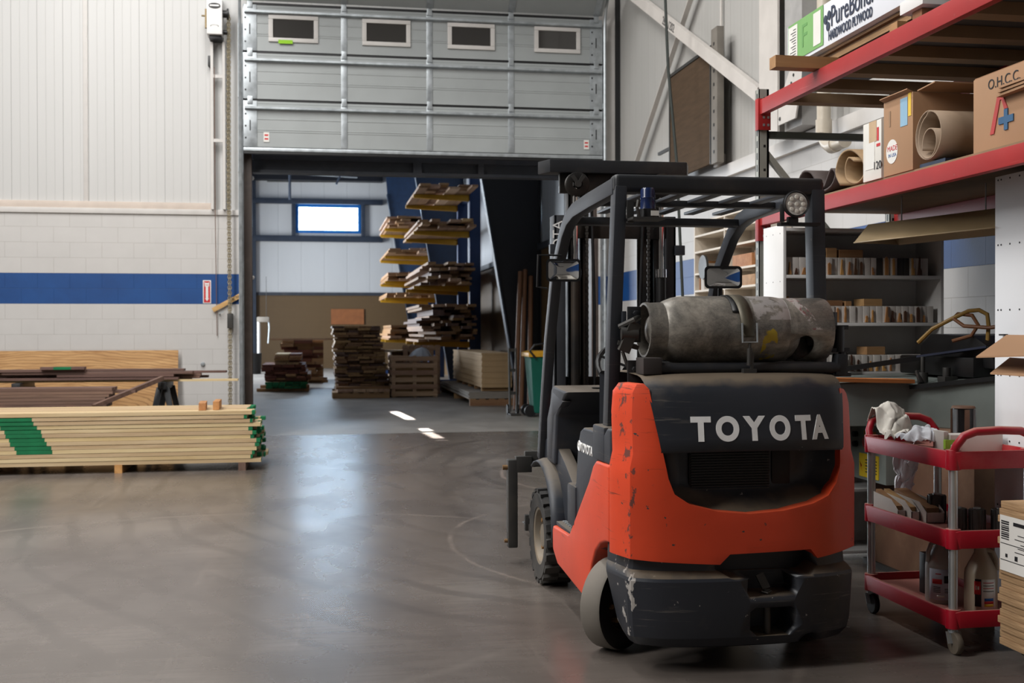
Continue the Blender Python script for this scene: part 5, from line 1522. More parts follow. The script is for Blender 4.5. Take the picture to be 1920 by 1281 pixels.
# light wood shelf against the wall beyond
s2 = thing('pigeonhole_shelf', 'pale wooden open shelf against the wall behind the forklift, right of the blue band', 'shelf unit', (4.1, 10.7, 0))
M_PS = pm('pale_shelf_board', srgb(216, 204, 188), .55, var=.05)
for y in (9.78, 10.72, 11.62): bx('upright', (3.96, y-.012, 0), (4.25, y+.012, 2.62), M_PS, s2)
bx('back_panel', (4.238, 9.79, .05), (4.25, 11.61, 2.6), M_PS, s2)
SZ2 = (2.60, 2.46, 2.29, 2.06, 1.88, 1.70, 1.50, 1.25, .95, .5, .1)
for z in SZ2:
    bx('shelf', (3.96, 10.735, z-.02), (4.238, 11.605, z), M_PS, s2); bx('shelf', (3.96, 9.795, z-.02), (4.238, 10.705, z), M_PS, s2)
items = [(2.06, 11.50, .03, .13, M_SW, 'upright wood sample on the left bay of the pale shelf'), (2.06, 11.44, .05, .10, M_SBOX, 'white carton on the left bay of the pale shelf'),
         (1.88, 11.52, .03, .13, M_SW, 'wood sample at the left end of the pale shelf, lower row'), (1.88, 11.42, .10, .13, M_SBOX, 'white carton beside wood sample, lower row of pale shelf'),
         (1.88, 10.95, .12, .08, M_OAK, 'brown wood block behind the round mirror on the pale shelf'),
         (2.06, 10.3, .5, .12, M_BLOCKW, 'long orange-brown wood block in right bay of the pale shelf'), (1.88, 10.15, .4, .10, M_OAK, 'heap of brown offcut wood in right bay of the pale shelf'),
         (2.46, 10.25, .5, .03, MAT['iron'], 'dark flat tool lying in the upper right bay of pale shelf'), (1.25, 10.2, .5, .12, M_SW, 'row of wood samples low in the pale shelf, right bay'), (1.25, 9.86, .08, .15, M_SBOX, 'white carton low in the pale shelf')]
for z, y, w_, h, mt, lab in items:
    tag(bx('stored_piece', (3.98, y-w_/2, z+.001), (4.18, y+w_/2, z+h), mt, bev=.004), lab, 'stored piece', 'pieces on the pale shelf')
tag(MB().lathe([(0, 0), (.04, .005), (.10, .06), (.105, .13), (.095, .135), (.09, .07), (0, .02)], (4.08, 9.95, 2.061), n=20).build('wooden_bowl', M_OAK), 'rough wooden bowl blank on the pale shelf right bay', 'bowl')
tag(MB().cyl((3.93, 11.28, 2.11), (3.955, 11.28, 2.11), .125, n=32).build('saw_blade', MAT['iron']), 'dark round saw blade hung on the front of the pale shelf', 'saw blade')

# ------------------------------------------------------------ grey moulding machine
mc = thing('moulding_machine', 'grey woodworking machine with sloping top and black cutter head beside the cart', 'machine', (3.5, 6.2, 0))
M_MACH = pm('machine_grey', srgb(128, 136, 132), .5, .05, var=.08, dust=srgb(146, 132, 112), damt=.3)
M_MACHB = pm('dusty_machine_base', srgb(116, 84, 66), .65, var=.15, dust=srgb(150, 126, 100), damt=.5)
mb = MB()
plan = [(2.90, 6.12), (3.37, 6.10), (3.66, 5.55), (3.80, 5.2), (4.20, 5.2), (4.20, 6.66), (2.90, 6.66)]
zt_ = [1.145, 1.135, 1.205, 1.24, 1.24, 1.20, 1.16]
A = [mb.v((x, y, .90)) for x, y in plan]; B = [mb.v((x, y, z)) for (x, y), z in zip(plan, zt_)]
for i in range(7): mb.f([A[i], A[(i+1) % 7], B[(i+1) % 7], B[i]])
mb.f(A[::-1]); cz = mb.v((3.6, 6.1, 1.17))
for i in range(7): mb.f([B[i], B[(i+1) % 7], cz])
mb.build('housing', M_MACH, mc, .008)
bx('base_cabinet', (3.38, 5.45, .02), (4.15, 6.62, .90), M_MACHB, mc, .01)
bx('base_plinth', (3.36, 5.42, 0), (4.17, 6.64, .035), MAT['iron'], mc)
MB().bar((2.86, 6.10, 1.172), (3.36, 6.075, 1.160), .14, .022).build('table_edge_board', pm('orange_board', srgb(190, 116, 60), .6), mc)
cx_ = bx('control_box', (3.25, 6.14, .55), (3.42, 6.60, .885), M_MACH, mc, .006)
for y, z in ((6.50, .82), (6.50, .76), (6.36, .79)): MB().cyl((3.25, y, z), (3.225, y, z), .018, n=12).build('switch', MAT['blackclean'], cx_)
MB().cyl((3.25, 6.30, .79), (3.20, 6.30, .79), .03, .034, n=16).build('stop_button', pm('red_button', srgb(176, 30, 26), .4), cx_)
bx('switch_plate', (3.244, 6.26, .74), (3.25, 6.40, .85), pm('amber_plate', srgb(190, 140, 40), .5), cx_)
wl_ = bx('warning_label', (3.245, 6.22, .57), (3.25, 6.46, .71), pm('warning_yellow', srgb(222, 190, 40), .6), cx_)
mb = MB()
for k in range(5): mb.box((3.2435, 6.24, .60+k*.018), (3.245, 6.38, .606+k*.018))
mb.build('warning_print', MAT['ink'], wl_)
MB().prism([(6.45, .66), (6.43, .64), (6.44, .63), (6.42, .60), (6.435, .625), (6.425, .635)], 'x', 3.2435, 3.245).build('shock_symbol', MAT['redink'], wl_)
mb = MB(); mb.box((3.56, 5.75, 1.19), (4.15, 6.55, 1.30))
mb.build('head_base', MAT['blackclean'], mc, .01)
mb = MB(); mb.prism([(5.62, 1.24), (5.70, 1.36), (5.85, 1.42), (6.30, 1.43), (6.42, 1.36), (6.42, 1.24)], 'x', 3.62, 4.10)
mb.build('cutter_guard', MAT['blackclean'], mc, .012)
MB().bar((3.46, 6.12, 1.30), (3.66, 5.74, 1.36), .10, .012).build('guard_plate', pm('blue_black_plate', srgb(40, 46, 66), .4), mc)
mb = MB(); mb.cyl((3.43, 6.05, 1.14), (3.43, 6.05, 1.30), .012).cyl((3.43, 6.05, 1.14), (3.43, 6.05, 1.21), .030).cyl((3.52, 5.95, 1.15), (3.52, 5.95, 1.24), .022).box((3.48, 5.90, 1.15), (3.56, 5.98, 1.19)).bar((3.40, 6.02, 1.15), (3.40, 6.06, 1.22), .02, .02)
mb.build('adjuster', MAT['iron'], mc, .002)
mb = MB(); mb.bar((3.0, 6.55, 1.19), (3.62, 6.25, 1.30), .05, .03)
mb.build('feed_rail', MAT['blackclean'], mc)
MB().bar((3.36, 6.06, 1.125), (3.68, 5.50, 1.208), .03, .025).build('edge_strip', MAT['blackclean'], mc)
mb = MB(); mb.box((3.76, 5.40, 1.23), (3.83, 5.47, 1.38)).cyl((3.795, 5.40, 1.31), (3.795, 5.36, 1.31), .02)
mb.build('motor_bracket', MAT['steel'], mc, .003)
hp = [(3.440, 6.120, 1.380), (3.490, 6.050, 1.460), (3.570, 5.970, 1.520), (3.630, 5.910, 1.560), (3.670, 5.870, 1.565), (3.695, 5.830, 1.540), (3.690, 5.810, 1.480), (3.670, 5.790, 1.360)]
MB().tube(hp, .012, 8).build('yellow_hose', pm('mustard_hose', srgb(150, 116, 52), .5), mc)
hp = [(3.670, 5.670, 1.360), (3.690, 5.690, 1.450), (3.730, 5.670, 1.480), (3.670, 5.770, 1.465), (3.590, 5.890, 1.475), (3.570, 5.970, 1.520), (3.600, 5.970, 1.545), (3.640, 5.890, 1.535), (3.640, 5.830, 1.480), (3.610, 5.850, 1.420), (3.530, 5.910, 1.390)]
MB().tube(hp, .011, 8).build('brown_hose', pm('brown_hose', srgb(116, 74, 44), .5), mc)
# upright bar stood before the samples
tag(MB().cyl((3.26, 6.68, 1.181), (3.26, 6.68, 1.31), .018, n=12).cyl((3.26, 6.68, 1.31), (3.26, 6.68, 1.325), .012, n=10).build('spindle', MAT['iron']), 'dark upright steel spindle standing on the machine in front of bottom row', 'spindle')

# ------------------------------------------------------------ white cabinet at the right edge
wc_ = thing('white_cabinet', 'tall white cabinet side panel with shelf-pin holes at the right edge', 'cabinet', (3.5, 4.7, 0))
bx('side_panel', (3.232, 4.42, 0), (3.25, 5.035, 2.19), pm('cabinet_white', srgb(222, 222, 224), .5, var=.02), wc_, .001)
bx('carcass', (3.25, 4.42, 0), (4.24, 5.025, 2.188), MAT['white'], wc_)  # unseen depth back to the wall, added to block light under the rack
mb = MB()
for k in range(7):
    for y in (5.01, 4.985, 4.915, 4.84): mb.cyl((3.2305, y, .30+k*.312), (3.2325, y, .30+k*.312), .005, n=6)
mb.build('pin_holes', MAT['ink'], wc_)
bx('pin', (3.21, 4.93, 1.425), (3.232, 4.97, 1.433), MAT['ink'], wc_)

# ------------------------------------------------------------ red service cart
CXA, CXB, CYA, CYB = 2.775, 3.215, 4.655, 5.50
ca_ = thing('service_cart', 'red plastic three-shelf service cart on casters beside the forklift', 'cart', (3.0, 5.08, 0))
M_CART = paint('red_plastic', srgb(166, 14, 36), srgb(120, 24, 36), srgb(176, 130, 116), .42, .75, (.3, .05, .07), .3)
def tray(z0, z1, nm):
    def rr(off, rad=.05):
        p = []
        for (cx, cy), a0 in (((CXB-off-rad, CYB-off-rad), 0), ((CXA+off+rad, CYB-off-rad), 90), ((CXA+off+rad, CYA+off+rad), 180), ((CXB-off-rad, CYA+off+rad), 270)):
            for k in range(5):
                a = math.radians(a0+k*22.5); p.append((cx+rad*math.cos(a), cy+rad*math.sin(a)))
        return p
    mb = MB()
    R = [[mb.v((x, y, z)) for x, y in rr(o_)] for o_, z in ((.006, z0), (0, z1-.006), (.004, z1), (.016, z1), (.020, z1-.035), (.020, z1-.036))]
    for A, B in zip(R[:-1], R[1:]):
        k = len(A)
        for i in range(k): mb.f([A[i], A[(i+1) % k], B[(i+1) % k], B[i]])
    mb.f(R[0][::-1]); mb.f(R[-1])
    return mb.build(nm, M_CART, ca_, sm=40)
tray(.83, .91, 'shelf'); tray(.475, .555, 'shelf'); tray(.12, .195, 'shelf')
TOP, MID, BOT = .874, .519, .159
for x in (CXA+.035, CXB-.035):
    for y in (CYA+.04, CYB-.04):
        MB().cyl((x, y, .195), (x, y, .475), .020, n=16).cyl((x, y, .555), (x, y, .83), .020, n=16).build('leg', pm('brushed_leg', (.55, .56, .56), .38, .85, var=.1) if 'brushed_leg' not in bpy.data.materials else bpy.data.materials['brushed_leg'], ca_)
        for z0, z1 in ((.113, .20), (.470, .56), (.825, .915)): MB().cyl((x, y, z0), (x, y, z1), .034, n=20).build('corner_boss', M_CART, ca_, .004)
        c = MB(); c.cyl((x, y, .095), (x, y, .12), .022)
        for s_ in (-1, 1): c.bar((x+s_*.018, y, .10), (x+s_*.018, y-.02, .05), .004, .036, (1, 0, 0))
        c = c.build('caster_fork', MAT['steel'], ca_)
        MB().lathe([(0, -.014), (.046, -.014), (.050, -.008), (.050, .008), (.046, .014), (0, .014)], (x, y-.02, .05), (1, 0, 0), 24).build('caster_wheel', pm('caster_tread', srgb(92, 82, 70), .7) if y < 5 else MAT['blackclean'], c)
for y, sy in ((CYA+.035, -1), (CYB-.035, 1)):
    pts = [(CXA+.03, y, .90), (CXA+.035, y+sy*.02, .935), (CXA+.06, y+sy*.04, .98), (CXA+.11, y+sy*.05, 1.0), (3.0, y+sy*.055, 1.005), (CXB-.11, y+sy*.05, 1.0), (CXB-.06, y+sy*.04, .98), (CXB-.035, y+sy*.02, .935), (CXB-.03, y, .90)]
    MB().tube(pts, .019, 12).build('handle', M_CART, ca_)
# --- on top: rags, carton, cutter head
def rag(pts_fn, nm, lab, c, nx=40, ny=40, sd=1):
    t_ = thing(nm, lab, 'rag', (0, 0, 0)) if 0 else None
    r_ = random.Random(sd)
    ph = [(r_.uniform(0, 6), r_.uniform(6, 17), r_.uniform(6, 17), r_.uniform(0, 6)) for _ in range(4)]
    rows = []
    for i in range(ny):
        row = []
        for j in range(nx):
            u, v = j/(nx-1), i/(ny-1)
            p = Vector(pts_fn(u, v))
            w_ = sum(math.sin(a+b*u+c_*v+d*u*v) for a, b, c_, d in ph)/4
            p += Vector((w_*.02, math.cos(w_*3)*.014, abs(w_)*.034))
            q = Vector((p.x*14+sd*3, p.y*14, p.z*9))
            rdg = 1-abs(mnoise.noise(q))*2
            rd2 = 1-abs(mnoise.noise(q*2.3))*2
            p += Vector((mnoise.noise(q*1.4)*.014, mnoise.noise(q*1.4+Vector((9, 9, 9)))*.014, max(0, rdg)*.030+max(0, rd2)*.014))
            row.append(p)
        rows.append(row)
    o = MB().sheet(rows).build(nm, c, solid=.004, subsurf=1, sm=180)
    return tag(o, lab, 'rag')
M_RAG = pm('white_rag', srgb(228, 230, 236), .85, var=.06, scale=20)
M_RAG2 = pm('grubby_rag', srgb(226, 220, 210), .85, var=.12, scale=14)
rag(lambda u, v: (2.80+.20*u+.02*math.sin(6*v), 5.50-.26*v, .885+.15*math.exp(-((v-.20)/.30)**2)*(.62+.38*math.sin(PI*min(1, u*.9+.15)))+.02*math.sin(5*u)*math.sin(PI*v)), 'cleaning_rag', 'grubby white rag heaped over the far handle of the red cart', M_RAG2, sd=4)
rag(lambda u, v: (2.81+.20*u, 5.225-.22*v, .883+.075*math.sin(PI*u)**.8*math.sin(PI*v)**.7), 'cleaning_rag', 'crumpled white rag lying on the cart top in front of the heaped one', M_RAG, sd=9)
rag(lambda u, v: (2.99+.16*u*(1-.4*v), 5.545+.012*math.sin(9*u), .80-.24*v), 'hanging_rag', 'white rag hanging down behind the cart, below its top shelf', M_RAG, sd=3)
wcn = thing('white_carton', 'long white carton with a green tab lying on the cart top', 'carton', (3.05, 4.95, TOP))
bx('carton_body', (2.93, 4.92, TOP), (3.20, 5.02, TOP+.085), M_SBOX, wcn, .002)
bx('carton_end', (2.905, 4.935, TOP), (2.93, 5.03, TOP+.10), M_SBOX, wcn, .002)
bx('green_tab', (2.903, 4.917, TOP+.02), (2.975, 4.935, TOP+.062), pm('lime_tab', srgb(150, 196, 60), .6), wcn)
bx('tab', (2.93, 4.905, TOP), (2.955, 4.918, TOP+.04), MAT['paper'], wcn)
hd = thing('cutter_head', 'black steel cutter head standing at the back of the cart top', 'cutter head', (3.13, 5.12, TOP))
MB().cyl((3.13, 5.14, TOP), (3.13, 5.14, TOP+.195), .050, n=24).build('body', MAT['blackclean'], hd, .003)
for a0 in range(6):
    a = a0*PI/3+.3
    MB().bar((3.13+.052*math.cos(a), 5.14+.052*math.sin(a), TOP+.02), (3.13+.052*math.cos(a), 5.14+.052*math.sin(a), TOP+.19), .022, .012, (math.cos(a), math.sin(a), 0)).build('knife', MAT['steel'] if a0 % 2 else M_MACHB, hd)
MB().cyl((3.13, 5.14, TOP+.195), (3.13, 5.14, TOP+.205), .058, .052, n=24).build('flange', M_MACHB, hd)
# --- middle shelf
for k, (x0, lab) in enumerate(((2.80, 'leftmost white parts bin with wood pieces on the cart middle shelf'), (2.845, 'middle white parts bin on the cart middle shelf'), (2.895, 'rightmost and longest white parts bin on the cart middle shelf'))):
    b_ = thing('parts_bin', lab, 'parts bin', (x0+.02, 5.2, MID), 0, 'white parts bins on the cart')
    w_, y0, y1 = (.042, .042, .095)[k], 5.17-.05*k, 5.42
    mb = MB()
    for xx in (x0, x0+w_-.003):
        mb.prism([(y0, MID), (y1, MID), (y1, MID+.11), (y0+.07, MID+.095), (y0, MID+.05)], 'x', xx, xx+.003)
    mb.box((x0, y0, MID), (x0+w_, y0+.003, MID+.05)).box((x0, y1-.003, MID), (x0+w_, y1, MID+.11)).box((x0, y0, MID), (x0+w_, y1, MID+.003))
    mb.build('bin_shell', M_SBOX, b_)
    MB().bar((x0+w_/2, y0+.03, MID+.045), (x0+w_/2, y1-.01, MID+.10), w_*.7, .05).build('wood_pieces', M_OAK, b_)
for k, (x, y, r_, h, lab) in enumerate(((3.00, 5.16, .042, .125, 'tallest dark steel cylinder beside parts bins on the cart'), (2.955, 4.90, .040, .10, 'dark fluted steel cylinder near the cart leg'), (3.03, 4.86, .036, .10, 'dark steel cylinder directly behind the cart leg'), (3.135, 4.83, .044, .10, 'dark steel cylinder right of the cart leg'))):
    c_ = thing('steel_cylinder', lab, 'steel part', (x, y, MID), 0, 'steel cylinders on the cart')
    MB().cyl((x, y, MID), (x, y, MID+h), r_, n=24).build('body', MAT['iron'], c_, .003)
    mb = MB()
    for q in range(9):
        a = 2*PI*q/9; mb.bar((x+r_*math.cos(a), y+r_*math.sin(a), MID+.004), (x+r_*math.cos(a), y+r_*math.sin(a), MID+h-.004), .008, .006, (math.cos(a), math.sin(a), 0))
    mb.build('flutes', MAT['iron'], c_)
    MB().cyl((x, y, MID+h), (x, y, MID+h+.006), r_*.45, n=16).build('bore_ring', MAT['steel'], c_)
# --- jugs
def jug(x, y, c, lab, ang):
    t_ = thing('jug', lab, 'jug', (x, y, BOT), ang)
    def L(*p): return WM[t_] @ Vector((p[0], p[1], p[2]))
    R_ = .072
    mb = MB(); mb.M = WM[t_]
    mb.lathe([(0, 0), (R_*.94, 0), (R_, .012), (R_, .17), (R_*.97, .19), (R_*.55, .25), (.026, .275), (.024, .30), (0, .30)], n=28)
    mb.build('bottle', c, t_, sm=50)
    mb = MB(); mb.M = WM[t_]
    mb.tube([(-.020, .0, .285), (-.052, 0, .275), (-.066, 0, .24), (-.068, 0, .19)], .011, 8); mb.build('handle', c, t_)
    mb = MB(); mb.M = WM[t_]
    mb.cyl((0, 0, .295), (0, 0, .325), .026, n=18); mb.build('cap', MAT['white'], t_)
    def lab_(a0, a1, z0, z1, mt, nm, dr=.0008):
        mb = MB(); mb.M = WM[t_]
        A = [(( R_+dr)*math.cos(a0+(a1-a0)*i/10), (R_+dr)*math.sin(a0+(a1-a0)*i/10)) for i in range(11)]
        mb.sheet([[(px_, py_, z0) for px_, py_ in A], [(px_, py_, z1) for px_, py_ in A]])
        return mb.build(nm, mt, t_, solid=.0006)
    return t_, lab_
M_JUG = pm('translucent_jug', srgb(182, 168, 146), .4, var=.05)
M_JUGG = pm('grey_jug', srgb(172, 168, 162), .4, var=.05)
j1, lb_ = jug(2.93, 5.0, M_JUGG, 'grey jug with a red oval emblem on the cart bottom shelf', 0)
lb_(math.radians(195), math.radians(300), .02, .165, pm('bluegrey_label', srgb(186, 192, 206), .5, var=.02), 'label')
lb_(math.radians(208), math.radians(243), .095, .118, MAT['redink'], 'red_emblem', .0016)
lb_(math.radians(250), math.radians(272), .10, .135, MAT['ink'], 'seal', .0016)
for z in (.055, .063, .071, .079): lb_(math.radians(212), math.radians(238), z, z+.003, MAT['ink'], 'fine_print', .0016)
for z in (.055, .063, .071): lb_(math.radians(252), math.radians(278), z, z+.003, MAT['ink'], 'fine_print', .0016)
lb_(math.radians(225), math.radians(252), .032, .042, MAT['paper'], 'barcode_strip', .0016)
lb_(math.radians(220), math.radians(240), .14, .145, MAT['redink'], 'red_print', .0016)
j2, lb_ = jug(3.005, 4.79, M_JUG, 'cloudy jug with red and white warning label behind the cart leg', PI*.9)
a_ = -PI*.9
lb_(a_+math.radians(218), a_+math.radians(240), .035, .16, MAT['ink'], 'black_panel')
lb_(a_+math.radians(216), a_+math.radians(238), .09, .15, MAT['redink'], 'red_panel', .0016)
lb_(a_+math.radians(240), a_+math.radians(295), .025, .16, MAT['paper'], 'white_label')
for k, mt in enumerate((pm('label_yellow', srgb(226, 186, 50), .6), MAT['redink'], MAT['blueink'])): lb_(a_+math.radians(250), a_+math.radians(284), .036+k*.013, .048+k*.013, mt, 'colour_bar', .0016)
for z in (.105, .118, .130, .143): lb_(a_+math.radians(246), a_+math.radians(286), z, z+.003, MAT['redink'] if z in (.118, .143) else MAT['ink'], 'fine_print', .0016)
lb_(a_+math.radians(221), a_+math.radians(224), .11, .13, MAT['paper'], 'panel_digit', .0024)
lb_(a_+math.radians(227), a_+math.radians(233), .112, .128, MAT['paper'], 'panel_digit', .0024)
tag(MB().box((2.93, 5.13, BOT), (2.97, 5.20, BOT+.20)).build('black_carton', MAT['blackclean'], bev=.004), 'dark narrow carton behind the grey jug', 'carton')

# ------------------------------------------------------------ cardboard at the right edge
dl = thing('dolly', 'low dark dolly under the cardboard stack at the right edge', 'dolly', (3.1, 4.3, 0))
bx('deck', (2.95, 4.05, .07), (3.30, 4.40, .105), MAT['iron'], dl)
for x in (2.99, 3.25):
    for y in (4.10, 4.35): MB().cyl((x-.012, y, .035), (x+.012, y, .035), .035, n=14).build('wheel', MAT['blackclean'], dl)
def corr():
    t = NT('cardboard_edges')
    sp = t.sep(t.mapping())
    n_ = t.noise(t.mapping((2, 2, 60)), 3, 3, .6)
    return t.out(t.ramp(n_, (.3, srgb(140, 110, 78)), (.6, srgb(178, 144, 106)), (.75, srgb(196, 162, 124))), .85)
M_CORR = corr()
z = .106
for k in range(20):
    j = .006*math.sin(k*1.7)
    tag(bx('flat_carton', (2.882+j, 4.02, z), (3.32, 4.455+.008*math.sin(k*2.3), z+.0295), M_CORR, bev=.003), 'flattened brown carton in the stack at the right edge, %s' % (nth(k, 20) if k in (0, 19) else 'one of the middle layers'), 'flat carton', 'flattened cartons in the right-edge stack')
    z += .0308
ZT = z
sl = thing('shipping_label', 'white shipping label with barcode on the side of the carton stack', 'label', (2.85, 4.33, .45))
bx('paper', (2.8715, 4.18, .43), (2.8735, 4.435, .665), MAT['paper'], sl)
mb = MB()
for k in range(9): mb.box((2.8705, 4.37, .565+k*.009), (2.8715, 4.425, .569+k*.009+(.002 if k % 3 else 0)))
for k in range(5): mb.box((2.8705, 4.20, .52+k*.018), (2.8715, 4.33-.02*(k % 3), .523+k*.018))
mb.box((2.8705, 4.19, .545), (2.8715, 4.43, .548)).box((2.8705, 4.19, .475), (2.8715, 4.43, .478)).box((2.8705, 4.22, .63), (2.8715, 4.34, .645)).box((2.8705, 4.38, .49), (2.8715, 4.395, .505)).box((2.8705, 4.31, .485), (2.8715, 4.33, .505))
mb.build('print', MAT['ink'], sl)
bb = thing('cardboard_box', 'tall cardboard box beyond the right edge carrying the kraft sheet', 'box', (3.2, 3.8, 0))
bx('box_body', (2.80, 3.40, 0), (3.25, 3.74, 1.265), MAT['card'], bb, .004)
def kraft(pts, z_, th, nm, lab):
    mb = MB(); A = [mb.v((x, y, zz)) for x, y, zz in pts]; B = [mb.v((x, y, zz+th)) for x, y, zz in pts]
    k = len(A)
    for i in range(k): mb.f([A[i], A[(i+1) % k], B[(i+1) % k], B[i]])
    c0 = sum((Vector(p) for p in pts), Vector())/k
    ca, cb_ = mb.v(c0), mb.v(c0+Vector((0, 0, th)))
    for i in range(k): mb.f([A[(i+1) % k], A[i], ca]); mb.f([B[i], B[(i+1) % k], cb_])
    return tag(mb.build(nm, MAT['card'], bev=0), lab, 'cardboard sheet')
kraft([(2.70, 4.34, 1.336), (2.76, 4.00, 1.35), (2.78, 3.5, 1.34), (3.2, 3.5, 1.34), (3.2, 4.0, 1.42), (2.93, 4.48, 1.425)], 0, .006, 'kraft_sheet', 'bent brown kraft sheet poking in at the right edge, upper one')
kraft([(2.72, 4.27, 1.27), (2.74, 3.9, 1.268), (2.78, 3.5, 1.268), (3.2, 3.5, 1.268), (3.2, 4.0, 1.30), (2.88, 4.38, 1.33)], 0, .006, 'kraft_sheet', 'brown kraft sheet under the upper one at the right edge')
# ------------------------------------------------------------ store room goods
M_YEL = pm('yellow_arm_paint', srgb(206, 156, 26), .5, var=.1)
M_RBLUE = pm('rack_blue_paint', srgb(22, 52, 100), .5, var=.12)
M_RSAWN = wood('rough_sawn', srgb(178, 140, 98), srgb(120, 86, 56), varobj=.3)
M_RED_W = wood('red_brown_timber', srgb(126, 70, 48), srgb(84, 44, 32), varobj=.25)
M_PINK = wood('pinkish_timber', srgb(200, 168, 140), srgb(160, 122, 96), varobj=.2)
ACT = []
def cantilever(y_list, xc0, xc1, xtip, ztop, levels, lab):
    r = thing('cantilever_rack', lab, 'rack', ((xc0+xc1)/2, y_list[0], 0))
    for y in y_list:
        bx('column', (xc0, y-.11, 0), (xc1, y+.11, ztop), M_RBLUE, r, .006)
        bx('base_foot', (xtip+.1, y-.10, 0), (xc0, y+.10, .16), M_RBLUE, r, .006)
        for z in levels:
            mb = MB(); mb.prism([(xc0, z), (xc0, z-.15), (xtip, z-.08), (xtip, z)], 'y', y-.055, y+.055)
            mb.build('arm', M_YEL, r, .004)
    for z in (.6, ztop-.5):
        bx('tie', (xc0+.05, y_list[0]+.11, z), (xc1-.05, y_list[-1]-.11, z+.08), M_RBLUE, r)
    return r
rnd = random.Random(31)
def pile(x0, x1, yc, z0, layers, L, wd, th, mats, lab, grp, gap=.010, jx=.04, jy=.25, gaps=0, ends=0, tilt=.0, cat='board'):
    """layers of single boards lying along Y"""
    z = z0
    for k in range(layers):
        x = x0+rnd.uniform(0, jx)
        thk = th*rnd.uniform(.85, 1.15)
        while x < x1-.05:
            w_ = min(wd*rnd.uniform(.75, 1.2), x1-x+.03)
            if rnd.random() > gaps:
                l_ = L*rnd.uniform(.86, 1.04)
                o = board(l_, w_-gap, thk-.002, (x+w_/2, yc+rnd.uniform(-jy, jy), z), PI/2+rnd.uniform(-tilt, tilt), rnd.choice(mats), 'lumber_board', ends=('a' if rnd.random() < ends else None))
                tag(o, lab, cat, grp)
            x += w_
        z += thk
    return z
LVA = (4.82, 3.92, 2.58, 1.20)
cantilever((28.0, 30.4), 3.72, 3.99, 2.34, 5.35, LVA, 'blue cantilever lumber rack with yellow arms, nearer one on the store room right')
nmA = ('top', 'second', 'third', 'lowest')
lay = ((3, .9), (4, .9), (8, .85), (14, .8))
for z, (n, f_), nm in zip(LVA, lay, nmA):
    mats = [M_RSAWN, M_OAK, M_PINK] if nm in ('top', 'second') else [M_RSAWN, M_PINK, M_RSAWN, M_WALNUT]
    pile(2.36, 3.68, 29.2, z+.001, n, 4.4, .24, .062 if n > 5 else .055, mats, 'rough board on the %s arm level of the nearer lumber rack' % nm, 'boards on the nearer lumber rack, %s level' % nm, jy=.7, jx=.14, gaps=.14, tilt=.003)
LVB = (4.72, 3.85, 3.05, 2.52, 1.20)
cantilever((36.2, 38.6), 3.72, 3.99, 2.12, 5.4, LVB, 'blue cantilever lumber rack with yellow arms, farther one deep in the store room')
for z, n, nm in zip(LVB, (5, 3, 4, 2, 7), ('top', 'second', 'third', 'fourth', 'lowest')):
    pile(2.12, 3.66, 37.4, z+.001, n, 4.6, .30, .066, [M_RSAWN, M_OAK, M_PINK], 'rough board on the %s arm level of the farther lumber rack' % nm, 'boards on the farther lumber rack, %s level' % nm, jy=.5, jx=.15, gaps=.12, tilt=.003)
def bearers(xs, y0, y1, z0, z1, lab):
    for x in xs:
        tag(bx('bearer', (x-.05, y0, z0), (x+.05, y1, z1), M_OAK), lab, 'timber bearer', 'bearers of the store room stacks')
# stack at the left, green-ended at its foot
def cross(x0, x1, ys, z0, th, lab):
    for y in ys: tag(bx('bearer', (x0, y-.05, z0), (x1, y+.05, z0+th), M_OAK), lab, 'timber bearer', 'cross bearers of the store room stacks')
cross(-1.45, -.20, (28.3, 30.1), 0, .08, 'bearer under the red and green lumber pile left in the store room')
z = pile(-1.25, -.25, 29.2, .081, 3, 2.4, .17, .055, [M_PALE], 'green-ended pale board at the foot of the left store room pile', 'green-ended boards of the left pile', jy=.05, ends=.95)
cross(-1.25, -.25, (28.4, 29.9), z, .04, 'bearer under the red and green lumber pile left in the store room')
z = pile(-1.28, -.18, 29.2, z+.041, 4, 2.3, .26, .05, [M_RED_W, M_RED_W, M_OAK], 'red-brown board in the middle of the left store room pile', 'red-brown boards of the left pile', jy=.2)
z = pile(-1.36, -.30, 29.3, z, 3, 2.3, .30, .055, [M_RED_W], 'dark red board in the upper half of the left store room pile', 'dark red boards of the left pile', jy=.1)
z = pile(-1.05, -.40, 29.3, z, 5, 2.2, .33, .05, [M_PALE, M_OAK, M_RED_W], 'pale board on top of the left store room pile', 'top boards of the left pile', jy=.2)
# pile behind it
cross(-1.2, .3, (33.2, 34.8), 0, .08, 'bearer under the pile behind the red lumber pile')
z = pile(-1.05, .15, 34.0, .081, 13, 2.4, .42, .085, [M_RSAWN, M_OAK, M_RED_W], 'rough board in the pile behind the red lumber pile', 'boards of the rear left pile', jy=.25, jx=.2)
tag(board(2.2, .12, .06, (-.2, 32.9, z), .0, M_PINK, 'lumber_board'), 'single pale board lying crosswise on the rear left pile', 'board')
